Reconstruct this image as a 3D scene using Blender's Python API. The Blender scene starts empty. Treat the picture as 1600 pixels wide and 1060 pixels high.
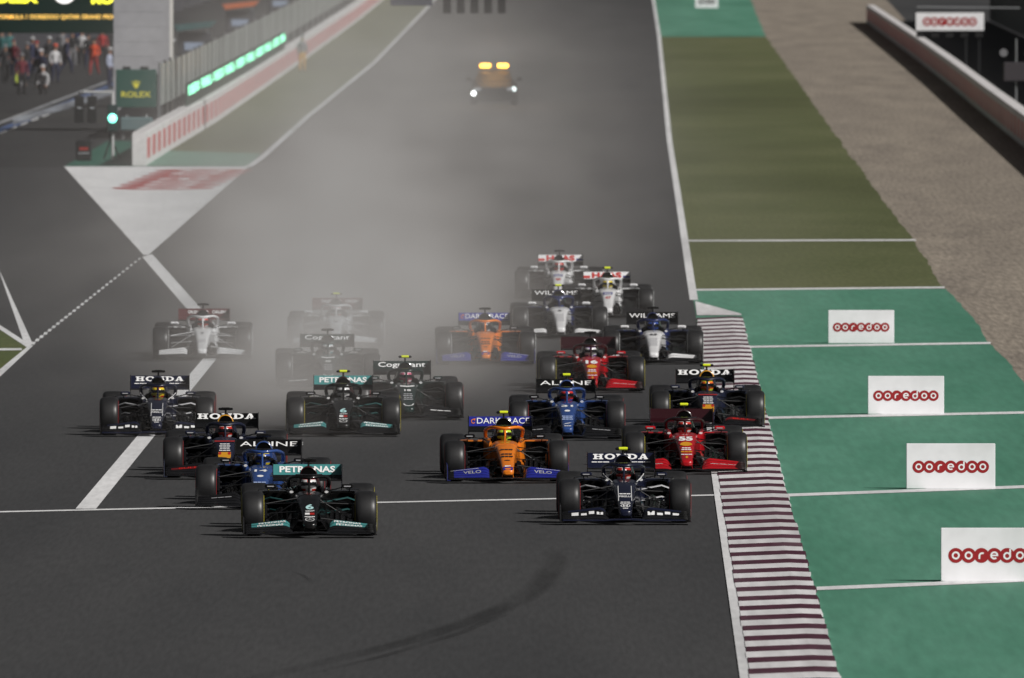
import bpy, bmesh, math, random
from mathutils import Vector, Matrix
random.seed(7)
R = math.radians
scene = bpy.context.scene
COL = scene.collection

# ------------------------------------------------------------------ camera, sky, sun, exposure
FPX, HCAM, YH = 29000.0, 10.0, -210.0          # focal length in px of a 1600 px wide frame, eye height, horizon row
PITCH = math.atan((530 - YH) / FPX)
cam_d = bpy.data.cameras.new('camera')
cam = bpy.data.objects.new('camera', cam_d); COL.objects.link(cam)
cam.location = (0, 0, HCAM); cam.rotation_euler = (math.pi / 2 - PITCH, 0, 0)
cam_d.sensor_width = 36.0; cam_d.lens = 36.0 * FPX / 1600
cam_d.clip_start = 1.0; cam_d.clip_end = 9000
cam_d.dof.use_dof = True; cam_d.dof.focus_distance = 292; cam_d.dof.aperture_fstop = 6.5
scene.camera = cam

SUN = Vector((0.62, -0.52, 0.60)).normalized()
world = bpy.data.worlds.new('World'); scene.world = world; world.use_nodes = True
wn = world.node_tree.nodes; wl = world.node_tree.links
bg = wn['Background']; bg.inputs['Strength'].default_value = 0.022
skyt = wn.new('ShaderNodeTexSky'); skyt.sky_type = 'NISHITA'; skyt.sun_disc = False
skyt.sun_elevation = math.asin(SUN.z); skyt.sun_rotation = math.atan2(SUN.x, SUN.y)
skyt.dust_density = 4.0; skyt.air_density = 0.5; skyt.ozone_density = 0.0
hsv = wn.new('ShaderNodeHueSaturation'); hsv.inputs['Saturation'].default_value = 0.25      # floodlit night haze has little blue
wl.new(skyt.outputs[0], hsv.inputs['Color']); wl.new(hsv.outputs[0], bg.inputs['Color'])
sun_d = bpy.data.lights.new('sun', 'SUN'); sun_d.energy = 3.5; sun_d.angle = R(1.2); sun_d.color = (1.0, 0.97, 0.93)
sun = bpy.data.objects.new('sun', sun_d); COL.objects.link(sun)
sun.rotation_euler = SUN.to_track_quat('Z', 'Y').to_euler(); sun.location = (60, 200, 80)
vs = scene.view_settings
vs.view_transform = 'Standard'; vs.look = 'None'; vs.gamma = 1; vs.exposure = 0.12; vs.use_curve_mapping = False
scene.cycles.volume_step_rate = 1.0
scene.cycles.volume_max_steps = 256
scene.cycles.volume_bounces = 0
scene.cycles.max_bounces = 6

def G(px, py, z=0.0):
    """point of the place seen at that spot of the photograph, on the level z"""
    c, s = math.cos(PITCH), math.sin(PITCH)
    u = 530 - py
    d = Vector((px - 800, c * FPX + s * u, -s * FPX + c * u))
    t = (z - HCAM) / d.z
    return Vector((d.x * t, d.y * t, z))

# ------------------------------------------------------------------ materials
MATS = {}
def mat(name, col, rough=0.5, metal=0.0, coat=0.0, emit=None, es=0.0, spec=0.5):
    if name in MATS: return MATS[name]
    m = bpy.data.materials.new(name); m.use_nodes = True
    b = m.node_tree.nodes['Principled BSDF']
    b.inputs['Base Color'].default_value = (*col, 1); b.inputs['Roughness'].default_value = rough
    b.inputs['Metallic'].default_value = metal; b.inputs['Coat Weight'].default_value = coat
    b.inputs['Specular IOR Level'].default_value = spec
    b.inputs['Coat Roughness'].default_value = 0.04
    if emit:
        b.inputs['Emission Color'].default_value = (*emit, 1); b.inputs['Emission Strength'].default_value = es
    MATS[name] = m
    return m

def surf(name, c1, c2, scale=1.0, stretch=(1, 1, 1), rough=0.85, fine=30.0, fine_amt=0.25, bump=0.0, c3=None, s3=0.05, spec=0.3, lo=0.35, hi=0.65):
    """ground / wall material: two colours mixed by noise, fine grain, optional third colour in big patches"""
    if name in MATS: return MATS[name]
    m = bpy.data.materials.new(name); m.use_nodes = True
    nt = m.node_tree; N = nt.nodes; L = nt.links
    b = N['Principled BSDF']; b.inputs['Roughness'].default_value = rough
    b.inputs['Specular IOR Level'].default_value = spec
    tc = N.new('ShaderNodeTexCoord'); mp = N.new('ShaderNodeMapping'); mp.inputs['Scale'].default_value = stretch
    L.new(tc.outputs['Object'], mp.inputs['Vector'])
    n1 = N.new('ShaderNodeTexNoise'); n1.inputs['Scale'].default_value = scale; n1.inputs['Detail'].default_value = 6
    n1.inputs['Roughness'].default_value = 0.6
    L.new(mp.outputs[0], n1.inputs['Vector'])
    r1 = N.new('ShaderNodeMapRange'); r1.inputs['From Min'].default_value = lo; r1.inputs['From Max'].default_value = hi
    L.new(n1.outputs['Fac'], r1.inputs['Value'])
    mx = N.new('ShaderNodeMixRGB'); mx.inputs[1].default_value = (*c1, 1); mx.inputs[2].default_value = (*c2, 1)
    L.new(r1.outputs[0], mx.inputs['Fac'])
    out = mx.outputs[0]
    if c3:
        n3 = N.new('ShaderNodeTexNoise'); n3.inputs['Scale'].default_value = s3; n3.inputs['Detail'].default_value = 4
        L.new(mp.outputs[0], n3.inputs['Vector'])
        r3 = N.new('ShaderNodeMapRange'); r3.inputs['From Min'].default_value = 0.48; r3.inputs['From Max'].default_value = 0.68
        L.new(n3.outputs['Fac'], r3.inputs['Value'])
        m3 = N.new('ShaderNodeMixRGB'); m3.inputs[2].default_value = (*c3, 1)
        L.new(out, m3.inputs[1]); L.new(r3.outputs[0], m3.inputs['Fac']); out = m3.outputs[0]
    nf = N.new('ShaderNodeTexNoise'); nf.inputs['Scale'].default_value = fine; nf.inputs['Detail'].default_value = 3
    mpf = N.new('ShaderNodeMapping'); mpf.inputs['Scale'].default_value = (1, min(1, stretch[1] * .6) if stretch[1] < 1 else 1, 1)
    L.new(tc.outputs['Object'], mpf.inputs['Vector']); L.new(mpf.outputs[0], nf.inputs['Vector'])
    rf = N.new('ShaderNodeMapRange'); rf.inputs['From Min'].default_value = 0.3; rf.inputs['From Max'].default_value = 0.7
    rf.inputs['To Min'].default_value = 1 - fine_amt; rf.inputs['To Max'].default_value = 1 + fine_amt
    L.new(nf.outputs['Fac'], rf.inputs['Value'])
    mul = N.new('ShaderNodeMixRGB'); mul.blend_type = 'MULTIPLY'; mul.inputs['Fac'].default_value = 1
    L.new(out, mul.inputs[1]); L.new(rf.outputs[0], mul.inputs[2])
    L.new(mul.outputs[0], b.inputs['Base Color'])
    if bump:
        bp = N.new('ShaderNodeBump'); bp.inputs['Strength'].default_value = bump; bp.inputs['Distance'].default_value = 0.03
        L.new(nf.outputs['Fac'], bp.inputs['Height']); L.new(bp.outputs[0], b.inputs['Normal'])
    MATS[name] = m
    return m

# ------------------------------------------------------------------ mesh helpers
class MB:
    def __init__(s): s.v = []; s.f = []; s.m = []
    def add(s, vs, fs, mi=0):
        o = len(s.v); s.v += [tuple(p) for p in vs]
        for f in fs: s.f.append(tuple(i + o for i in f)); s.m.append(mi)
        return s
    def box(s, c, d, mi=0, bev=0.0, rz=0.0):
        x, y, z = [k / 2 for k in d]; b = min(bev, x * .9, y * .9, z * .9)
        if b <= 0:
            vs = [(i, j, k) for k in (-z, z) for j in (-y, y) for i in (-x, x)]
            fs = [(0, 2, 3, 1), (4, 5, 7, 6), (0, 1, 5, 4), (2, 6, 7, 3), (0, 4, 6, 2), (1, 3, 7, 5)]
        else:
            bm = bmesh.new(); bmesh.ops.create_cube(bm, size=1)
            for v in bm.verts: v.co = Vector((v.co.x * 2 * x, v.co.y * 2 * y, v.co.z * 2 * z))
            bmesh.ops.bevel(bm, geom=bm.edges[:], offset=b, segments=1, affect='EDGES', profile=0.5)
            bm.verts.index_update()
            vs = [v.co[:] for v in bm.verts]; fs = [[v.index for v in f.verts] for f in bm.faces]; bm.free()
        cs, sn = math.cos(rz), math.sin(rz)
        s.add([(c[0] + p[0] * cs - p[1] * sn, c[1] + p[0] * sn + p[1] * cs, c[2] + p[2]) for p in vs], fs, mi)
        return s
    def loft(s, secs, mi=0, cap=True, closed=True):
        n = len(secs[0]); vs = [p for q in secs for p in q]; fs = []
        for i in range(len(secs) - 1):
            for j in range(n if closed else n - 1):
                k = (j + 1) % n
                fs.append((i * n + j, i * n + k, (i + 1) * n + k, (i + 1) * n + j))
        if cap and closed:
            fs.append(tuple(range(n))[::-1]); fs.append(tuple((len(secs) - 1) * n + j for j in range(n)))
        s.add(vs, fs, mi); return s
    def tube(s, pts, r, n=8, mi=0, flat=1.0):
        pts = [Vector(p) for p in pts]; secs = []
        rr = r if isinstance(r, (list, tuple)) else [r] * len(pts)
        for i, p in enumerate(pts):
            t = (pts[min(i + 1, len(pts) - 1)] - pts[max(i - 1, 0)]).normalized()
            up = Vector((0, 0, 1)) if abs(t.z) < 0.95 else Vector((0, 1, 0))
            a = t.cross(up).normalized(); b = a.cross(t).normalized()
            secs.append([tuple(p + (a * math.cos(2 * math.pi * k / n) + b * math.sin(2 * math.pi * k / n) * flat) * rr[i]) for k in range(n)])
        return s.loft(secs, mi)
    def revolve_x(s, prof, n=40, mi=0, c=(0, 0, 0), close=True):
        """profile of (x, r) turned round the x axis"""
        secs = []
        for k in range(n):
            a = 2 * math.pi * k / n
            secs.append([(c[0] + x, c[1] + r * math.cos(a), c[2] + r * math.sin(a)) for x, r in prof])
        m = len(prof); vs = [p for q in secs for p in q]; fs = []
        for i in range(n):
            i2 = (i + 1) % n
            for j in range(m if close else m - 1):
                j2 = (j + 1) % m
                fs.append((i * m + j, i2 * m + j, i2 * m + j2, i * m + j2))
        s.add(vs, fs, mi); return s
    def mesh(s, name, smooth=True, angle=35, nm=None):
        me = bpy.data.meshes.new(name); me.from_pydata(s.v, [], s.f)
        nm = nm or (max(s.m) + 1 if s.m else 1)
        for _ in range(nm): me.materials.append(None)
        me.polygons.foreach_set('material_index', s.m)
        bm = bmesh.new(); bm.from_mesh(me); bmesh.ops.recalc_face_normals(bm, faces=bm.faces[:]); bm.to_mesh(me); bm.free()
        if smooth:
            me.polygons.foreach_set('use_smooth', [True] * len(me.polygons))
            me.set_sharp_from_angle(angle=R(angle))
        me.update(); return me

def put(name, me, mats, parent=None, loc=None, rot=None, **props):
    o = bpy.data.objects.new(name, me); COL.objects.link(o)
    if not isinstance(mats, (list, tuple)): mats = [mats]
    for i, sl in enumerate(o.material_slots):
        sl.link = 'OBJECT'; sl.material = mats[min(i, len(mats) - 1)]
    if parent: o.parent = parent
    if loc is not None: o.location = loc
    if rot is not None: o.rotation_euler = rot
    for k, v in props.items(): o[k] = v
    return o
def empty(name, loc, rz=0, **props):
    o = bpy.data.objects.new(name, None); COL.objects.link(o); o.empty_display_size = 0.3
    o.location = loc; o.rotation_euler = (0, 0, rz)
    for k, v in props.items(): o[k] = v
    return o
def build(name, mb, mats, parent=None, smooth=True, angle=35, **kw):
    return put(name, mb.mesh(name, smooth, angle), mats, parent, **kw)

def sup(w, zt, zb, y, e=2.6, n=28, cx=0.0):
    """closed superellipse cross-section standing at depth y"""
    h = (zt - zb) / 2; cz = (zt + zb) / 2; o = []
    for k in range(n):
        a = 2 * math.pi * k / n; c, s_ = math.cos(a), math.sin(a)
        o.append((cx + w * math.copysign(abs(c) ** (2 / e), c), y, cz + h * math.copysign(abs(s_) ** (2 / e), s_)))
    return o
def lerp_tab(tab, t):
    for a, b in zip(tab, tab[1:]):
        if t <= b[0]:
            k = (t - a[0]) / (b[0] - a[0]) if b[0] > a[0] else 0
            k = max(0, k)
            return [p + (q - p) * k for p, q in zip(a, b)]
    return list(tab[-1])

# ---- lettering: flat outlines turned to mesh and laid on a surface
_TX = {}
def glyphs(txt, bold=0.0):
    """triangles of a word, scaled to u in 0..1 and v in 0..1; returns (verts, faces, aspect)"""
    key = (txt, bold)
    if key in _TX: return _TX[key]
    cu = bpy.data.curves.new('t', 'FONT'); cu.body = txt; cu.resolution_u = 3; cu.offset = bold; cu.fill_mode = 'FRONT' if hasattr(cu, 'fill_mode') else cu.fill_mode
    ob = bpy.data.objects.new('t', cu); COL.objects.link(ob)
    dg = bpy.context.evaluated_depsgraph_get(); dg.update()
    ev = ob.evaluated_get(dg); me = ev.to_mesh()
    vs = [v.co.copy() for v in me.vertices]; fs = [tuple(p.vertices) for p in me.polygons]
    ev.to_mesh_clear(); bpy.data.objects.remove(ob); bpy.data.curves.remove(cu)
    x0 = min(v.x for v in vs); x1 = max(v.x for v in vs); y0 = min(v.y for v in vs); y1 = max(v.y for v in vs)
    vs = [((v.x - x0) / (x1 - x0), (v.y - y0) / (y1 - y0)) for v in vs]
    _TX[key] = (vs, fs, (x1 - x0) / (y1 - y0)); return _TX[key]
def ring(cx, cy, rx, ry, ix, iy, a0=0, a1=360, n=28, lift=0):
    vs, fs = [], []
    for k in range(n + 1):
        a = R(a0 + (a1 - a0) * k / n)
        vs += [(cx + rx * math.cos(a), cy + ry * math.sin(a), lift), (cx + ix * math.cos(a), cy + iy * math.sin(a), lift)]
    for k in range(n): fs.append((2 * k, 2 * k + 2, 2 * k + 3, 2 * k + 1))
    return vs, fs
def disc(cx, cy, rx, ry, n=32, lift=0):
    vs = [(cx + rx * math.cos(2 * math.pi * k / n), cy + ry * math.sin(2 * math.pi * k / n), lift) for k in range(n)]
    return vs, [tuple(range(n))]
def rect(x0, y0, x1, y1, lift=0): return [(x0, y0, lift), (x1, y0, lift), (x1, y1, lift), (x0, y1, lift)], [(0, 1, 2, 3)]
def poly(pts, lift=0): return [(x, y, lift) for x, y in pts], [tuple(range(len(pts)))]
def slab_word():
    """five wide slab-serif letters, each drawn from bars and rings"""
    sh = []; x = 0.0; e = 0.0004; k = [0]
    def A(s): k[0] += 1; v, f = s; sh.append(([(p[0] + x, p[1], e * (k[0] % 5)) for p in v], f))
    def serif(x0, x1, y0, y1): A(rect(x0, y0, x1, y1))
    A(rect(.14, 0, .42, 1)); A(rect(.78, 0, 1.06, 1)); A(rect(.4, .42, .8, .6))
    for a in (0, .64): serif(a, a + .56, 0, .17); serif(a, a + .56, .83, 1)
    x += 1.36; A(ring(.62, .5, .62, .53, .32, .33))
    x += 1.36; A(rect(.12, 0, .32, 1)); A(rect(.86, 0, 1.06, 1)); A(poly([(.12, 1), (.46, 1), (1.06, 0), (.74, 0)]))
    serif(0, .46, 0, .16); serif(0, .3, .84, 1); serif(.72, 1.2, .84, 1)
    x += 1.32; A(rect(.12, 0, .42, 1)); A(ring(.5, .5, .66, .5, .36, .32, -90, 90)); serif(0, .52, 0, .17); serif(0, .52, .83, 1)
    x += 1.28; A(poly([(.1, 0), (.3, 0), (.66, 1), (.5, 1)])); A(poly([(.8, 0), (1.14, 0), (.78, 1), (.46, 1)])); A(rect(.3, .24, .95, .38))
    serif(0, .46, 0, .14); serif(.66, 1.28, 0, .15)
    W = x + 1.28
    vs, fs = [], []
    for v, f in sh:
        o = len(vs); vs += [(p[0] / W, p[1], p[2]) for p in v]; fs += [tuple(i + o for i in q) for q in f]
    return vs, fs, W
def chain_logo():
    """seven red discs in a row with white letters inside; returns list of (verts, faces, slot), width in heights"""
    sh = []; D = 0.86
    for i, ch in enumerate('ooredoo'):
        cx = 0.5 + i * D
        sh.append((*disc(cx, .5, .5, .5, lift=.0006 * (i % 2)), 0))
        if ch == 'o': sh.append((*ring(cx, .5, .27, .27, .15, .15, lift=.003), 1))
        if ch == 'r': sh.append((*ring(cx + .05, .46, .25, .25, .13, .13, 60, 180, lift=.003), 1)); sh.append((*rect(cx - .2, .26, cx - .08, .47, .0034), 1))
        if ch == 'e': sh.append((*ring(cx, .5, .27, .27, .15, .15, 0, 310, lift=.003), 1)); sh.append((*rect(cx - .2, .45, cx + .26, .55, .0034), 1))
        if ch == 'd': sh.append((*ring(cx, .47, .26, .26, .14, .14, lift=.003), 1)); sh.append((*rect(cx + .14, .4, cx + .26, .93, .0034), 1))
    return sh, 6 * D + 1.0
def lay(shapes, fn, mb=None, mi=0):
    """put (u, v[, lift]) shapes on a surface through fn(u, v, lift)"""
    mb = mb or MB()
    for sh in shapes:
        v, f = sh[0], sh[1]; m = sh[2] if len(sh) > 2 and isinstance(sh[2], int) else mi
        mb.add([fn(p[0], p[1], p[2] if len(p) > 2 else 0.0) for p in v], f, m)
    return mb
def word(txt, fn, bold=0.0):
    v, f, a = glyphs(txt, bold); return lay([(v, f)], fn)

def sheet(name, pts, z, m, **props):
    """flat polygon on the ground through ground points (Vector or pixel pairs)"""
    P = [p if isinstance(p, Vector) else G(*p) for p in pts]
    me = bpy.data.meshes.new(name); me.from_pydata([(p.x, p.y, z) for p in P], [], [tuple(range(len(P)))])
    bm = bmesh.new(); bm.from_mesh(me)
    bmesh.ops.triangulate(bm, faces=bm.faces[:])
    for f in bm.faces:
        if f.normal.z < 0: f.normal_flip()
    bm.to_mesh(me); bm.free()
    me.materials.append(m)
    o = bpy.data.objects.new(name, me); COL.objects.link(o)
    for k, v in props.items(): o[k] = v
    return o
def strip(name, pts, w, z, m, **props):
    """painted line of even width along ground points"""
    P = [p if isinstance(p, Vector) else G(*p) for p in pts]; Lf, Rt = [], []
    for i, p in enumerate(P):
        t = P[min(i + 1, len(P) - 1)] - P[max(i - 1, 0)]; t.z = 0; t.normalize()
        n = Vector((t.y, -t.x, 0)); Lf.append(p - n * w / 2); Rt.append(p + n * w / 2)
    me = bpy.data.meshes.new(name); n = len(P)
    me.from_pydata([(p.x, p.y, z) for p in Lf + Rt], [], [(i, n + i, n + i + 1, i + 1) for i in range(n - 1)])
    bm = bmesh.new(); bm.from_mesh(me)
    for f in bm.faces:
        f.normal_update()
        if f.normal.z < 0: f.normal_flip()
    bm.to_mesh(me); bm.free()
    me.materials.append(m); o = bpy.data.objects.new(name, me); COL.objects.link(o)
    for k, v in props.items(): o[k] = v
    return o
def resample(P, step):
    P = [p if isinstance(p, Vector) else G(*p) for p in P]; out = [P[0].copy()]; left = step
    for a, b in zip(P, P[1:]):
        L = (b - a).length; t = left
        while t <= L: out.append(a + (b - a) * (t / L)); t += step
        left = t - L
    return out

# ------------------------------------------------------------------ the ground, track and run-off
STR = dict(kind='structure')
M_asph = surf('asphalt', (.048, .0485, .0505), (.060, .0600, .0615), 0.40, (1, .06, 1), .78, 16, .13, c3=(.038, .0385, .041), s3=.07, spec=.25)
M_asph2 = surf('asphalt_old', (.034, .034, .036), (.046, .046, .047), 0.3, (1, .1, 1), .85, 10, .2, spec=.2)
M_white = surf('white_line_paint', (.80, .80, .81), (.70, .70, .71), 0.6, (1, .12, 1), .6, 9, .10, c3=(.58, .58, .59), s3=.2)
M_green = surf('green_runoff_paint', (.066, .215, .142), (.105, .278, .198), 0.40, (1, .07, 1), .75, 7, .10, c3=(.052, .178, .118), s3=.12)
M_turf = surf('olive_turf', (.096, .110, .050), (.128, .138, .068), 0.30, (.5, .10, 1), .95, 9, .14, c3=(.074, .084, .038), s3=.10, spec=.1)
M_gravel = surf('gravel', (.29, .252, .208), (.215, .187, .158), 0.6, (1, .07, 1), .95, 9, .26, bump=.6, c3=(.235, .205, .172), s3=.08, spec=.1)
M_sand = surf('desert_sand', (.22, .18, .14), (.17, .14, .11), 0.05, (1, 1, 1), .95, 2, .2, spec=.1)
M_maroon = surf('maroon_kerb_paint', (.085, .022, .042), (.065, .02, .034), 1.5, (1, .3, 1), .55, 8, .2, c3=(.12, .06, .08), s3=.5)
M_kwhite = surf('white_kerb_paint', (.80, .79, .80), (.70, .69, .70), 1.2, (1, .08, 1), .55, 6, .12, c3=(.55, .53, .54), s3=.4)
M_red = surf('red_paint', (.42, .03, .035), (.34, .03, .035), 1.0, (1, 1, 1), .6, 5, .1)

sheet('ground', [Vector((-3500, -500, 0)), Vector((3500, -500, 0)), Vector((3500, 6000, 0)), Vector((-3500, 6000, 0))], -0.03, M_sand, **STR)
sheet('track', [Vector((-70, 120, 0)), Vector((30, 120, 0)), Vector((45, 2500, 0)), Vector((-40, 2500, 0))], 0.0, M_asph, **STR)

EDGE = [(1009, -90), (1020, 0), (1029, 58), (1045, 220), (1059, 310), (1080, 450), (1087, 492), (1118, 750), (1165, 1060), (1180, 1160)]
GREENR = [(1150, -90), (1173, 0), (1197, 58), (1262, 150), (1330, 245), (1425, 375), (1476, 450), (1500, 475), (1548, 537), (1600, 603), (1722, 760), (1850, 920), (2050, 1160)]
def between(y0, y1):
    def cut(P):
        o = []
        for a, b in zip(P, P[1:]):
            for yy in (y0, y1):
                if a[1] < yy < b[1]: o.append((a[0] + (b[0] - a[0]) * (yy - a[1]) / (b[1] - a[1]), yy))
        o += [p for p in P if y0 <= p[1] <= y1]
        return sorted(set(o), key=lambda p: p[1])
    rg = random.Random(int(y0)); Q = resample([G(*p) for p in cut(GREENR)], 2.5); o = Vector((0, 0, 0)); d = 0
    for p in Q[1:-1]: d = d * .6 + rg.uniform(-.045, .045); p.x += d
    return [G(*p) for p in cut(EDGE)] + Q[::-1]
sheet('runoff_near', between(452, 1160), 0.006, M_green, **STR)
sheet('turf_strip', between(58, 452), 0.006, M_turf, **STR)
sheet('runoff_far', between(-40, 58), 0.006, M_green, **STR)
sheet('turf_beyond', between(-90, -40), 0.006, M_turf, **STR)
sheet('gravel_bed', [G(*p) - Vector((.9, 0, 0)) for p in GREENR] + [(3400, 1160), (2300, 600), (1640, 232), (1475, 100), (1390, 5), (1280, -90)], 0.003, M_gravel, **STR)
strip('track_edge_line', resample([(1017, -40), (1021, 0), (1030, 58), (1046, 220), (1060, 310), (1081, 450), (1087, 486)], 20), 0.19, 0.011, M_white, **STR)
for a, b, h in [((1072, 377), (1431, 376), 2.2), ((1083, 454), (1476, 450), 2.6), ((1170, 543), (1548, 537), 3.0), ((1198, 654), (1638, 645), 3.6), ((1230, 775), (1735, 757), 4.4), ((1276, 921), (1860, 897), 5.4)]:
    sheet('cross_line', [(a[0], a[1] - h / 2), (b[0], b[1] - h / 2), (b[0], b[1] + h / 2), (a[0], a[1] + h / 2)], 0.012, M_white, **STR)

# kerb: low ramp with its painted blocks as pieces
KL = [(1087, 486), (1090, 505), (1122, 745), (1172, 1060), (1188, 1150)]
KR = [(1150, 470), (1158, 492), (1222, 745), (1312, 1060), (1340, 1150)]
def at_row(P, y):
    for a, b in zip(P, P[1:]):
        if a[1] <= y <= b[1]: return G(a[0] + (b[0] - a[0]) * (y - a[1]) / (b[1] - a[1]), y)
    return G(*P[-1])
kerb = empty('kerb', G(1140, 760), kind='structure', label='maroon and white striped kerb along the right side of the track', category='kerb')
def row_of(d): return YH + FPX * HCAM / d
k_d = 216.0; ki = 0; kp = kerb.location
while k_d < 408:
    w = 1.55 if ki % 2 == 0 else 1.70
    y0, y1 = row_of(k_d), row_of(k_d + w)
    a, b, c, d = at_row(KL, y0), at_row(KR, y0), at_row(KR, y1), at_row(KL, y1)
    hz = 0.0
    jl = random.uniform(-.012, .012); mb = MB()
    for p, q in ((a, b), (d, c)):
        p.x += jl; q.x += random.uniform(-.02, .02)
    secs = []
    for p, q in ((a, b), (d, c)):
        m_ = p + (q - p) * .75
        secs.append([(p.x - kp.x, p.y - kp.y, .002), (p.x - kp.x, p.y - kp.y, .022 + hz), (m_.x - kp.x, m_.y - kp.y, .055 + hz), (q.x - kp.x, q.y - kp.y, .045 + hz), (q.x - kp.x, q.y - kp.y, .002)])
    mb.loft(secs)
    build('kerb_block', mb, M_maroon if ki % 2 == 0 else M_kwhite, kerb, smooth=False)
    k_d += w; ki += 1
sheet('kerb_end', [(1086, 472), (1157, 491.5), (1159, 494), (1089, 494)], 0.02, M_kwhite, **STR)
sheet('kerb_line', [(1101, 640), (1108, 640), (1123, 745), (1173, 1060), (1190, 1150), (1172, 1150), (1156, 1060), (1112, 745)], 0.014, M_white, **STR)

# lines on the left
sheet('timing_line', [(-60, 801), (300, 793), (590, 785), (870, 779.2), (1116, 773.5), (1116, 775.4), (870, 781), (590, 787), (300, 795), (-60, 803)], 0.008, M_white, **STR)
sheet('chevron_line_upper', [(222, 402), (238, 398), (360, 534), (343, 543)], 0.008, M_white, **STR)
sheet('chevron_line_lower', [(330, 546), (352, 544), (333, 568), (310, 568 + 4), (118, 796), (150, 796)][0:3] + [(150, 796), (118, 796)], 0.009, M_white, **STR)
for k in range(27):
    t = k / 26; y = 405 + t * 132; x = 218 - t * 166; w = 5 + 3 * t; h = 1.3 + .8 * t
    sheet('dash_mark', [(x - w / 2, y + h), (x + w / 2 - 2, y + h), (x + w / 2, y - h), (x - w / 2 + 2, y - h)], 0.008, M_white, **STR)
sheet('grass_island', [(-80, 505), (0, 511), (47, 541), (0, 585), (-80, 640)], 0.006, surf('grass_island_turf', (.06, .085, .018), (.085, .1, .026), .8, (1, .2, 1), .95, 10, .2), **STR)
sheet('island_line_upper', [(-3, 420), (3, 432), (51, 538), (44, 544), (38, 538)], 0.010, M_white, **STR)
sheet('island_line_middle', [(-80, 495), (0, 509), (48, 540), (44, 545), (0, 516), (-80, 504)], 0.012, M_white, **STR)
sheet('island_line_lower', [(45, 541), (52, 541), (2, 588), (-80, 652), (-80, 642), (-6, 583)], 0.014, M_white, **STR)
sheet('island_kerb', [(-80, 546), (34, 545.5), (34, 548.5), (-80, 550)], 0.016, M_white, **STR)
tri = sheet('painted_triangle', [(100, 261), (389, 261), (232, 399), (224, 399)], 0.010, M_white, **STR)
# the red chain logo lies on the triangle and reads from the side of the track
sh, LW = chain_logo()
gA, gB, gC = G(168, 297.5), G(248, 265), G(330, 297.5)
def tri_map(u, v, l):
    p = gA + (gB - gA) * (1 - u / LW) + (gC - gA) * v; return (p.x, p.y, 0.016 + l)
put('painted_logo', lay(sh, tri_map).mesh('painted_logo', False), [mat('triangle_red', (.40, .012, .018), .6), M_white], None, **STR)
sheet('green_patch_pit', [(101, 260), (168, 221), (238, 221), (228, 260)], 0.006, surf('dark_green_paint', (.02, .10, .07), (.03, .12, .085), .5, (1, .2, 1), .8, 6, .1), **STR)
sheet('green_patch_track', [(226, 260), (390, 260), (407, 240), (262, 236)], 0.006, surf('pale_green_paint', (.10, .22, .16), (.12, .25, .19), .5, (1, .2, 1), .8, 6, .1), **STR)
LEFTL = [(389, 261), (400, 255), (479, 184), (585, 98), (667, 13), (705, -30), (740, -70)]
WALLB = [(228, 259.5), (271, 232), (340, 190), (400, 148), (479, 92), (558, 34), (600, 0), (640, -40), (665, -70)]
sheet('turf_pit_side', [(262, 236), (407, 240)] + LEFTL[2:] + WALLB[::-1][:-2] + [(271, 232)], 0.004, M_turf, **STR)
strip('track_edge_line_pit', resample(LEFTL, 20), 0.22, 0.010, M_white, **STR)
# pit lane lines
sheet('pit_lane', [(-500, 262), (99, 262), (170, 221), (262, 232), (420, 130), (620, -30), (560, -70), (-500, -20)], 0.003, M_asph2, **STR)
M_blue = surf('blue_paint', (.06, .10, .22), (.09, .13, .25), .6, (1, 1, 1), .6, 6, .1)
sheet('pit_line_white', [(-90, 229), (178, 125), (178, 122.5), (-90, 225)], 0.008, surf('worn_lane_paint', (.40, .41, .43), (.22, .23, .25), 1.2, (1, .1, 1), .7, 6, .2), **STR)
sheet('pit_line_blue', [(-90, 246), (178, 135), (178, 129), (-90, 236)], 0.008, M_blue, **STR)
sheet('pit_line_pale', [(20, 196), (178, 148), (178, 138), (20, 186)], 0.009, surf('worn_pale_paint', (.34, .37, .42), (.08, .08, .09), 1.2, (1, .1, 1), .7, 6, .2), **STR)
for k in range(6):
    x = -20 + k * 17; y = 214 - k * 6.5
    sheet('pit_dash', [(x, y), (x + 11, y - 4), (x + 13, y - 2), (x + 2, y + 2)], 0.008, M_white, **STR)

# skid marks: thin rubber laid on the asphalt, wearing out towards its edges
M_skid = bpy.data.materials.new('rubber_mark'); M_skid.use_nodes = True
nt = M_skid.node_tree; b = nt.nodes['Principled BSDF']; b.inputs['Base Color'].default_value = (.014, .014, .014, 1); b.inputs['Roughness'].default_value = .7
tcn = nt.nodes.new('ShaderNodeTexCoord'); mpn = nt.nodes.new('ShaderNodeMapping'); mpn.inputs['Scale'].default_value = (1.6, .10, 1); nt.links.new(tcn.outputs['Object'], mpn.inputs['Vector'])
nn = nt.nodes.new('ShaderNodeTexNoise'); nn.inputs['Scale'].default_value = 1.0; nn.inputs['Detail'].default_value = 5
nt.links.new(mpn.outputs[0], nn.inputs['Vector'])
mr = nt.nodes.new('ShaderNodeMapRange'); mr.inputs['From Min'].default_value = .25; mr.inputs['From Max'].default_value = .8; mr.inputs['To Max'].default_value = .50
nt.links.new(nn.outputs['Fac'], mr.inputs['Value'])
atn = nt.nodes.new('ShaderNodeAttribute'); atn.attribute_name = 'wear'
mun = nt.nodes.new('ShaderNodeMath'); mun.operation = 'MULTIPLY'; nt.links.new(mr.outputs[0], mun.inputs[0]); nt.links.new(atn.outputs['Fac'], mun.inputs[1]); nt.links.new(mun.outputs[0], b.inputs['Alpha'])
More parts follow.
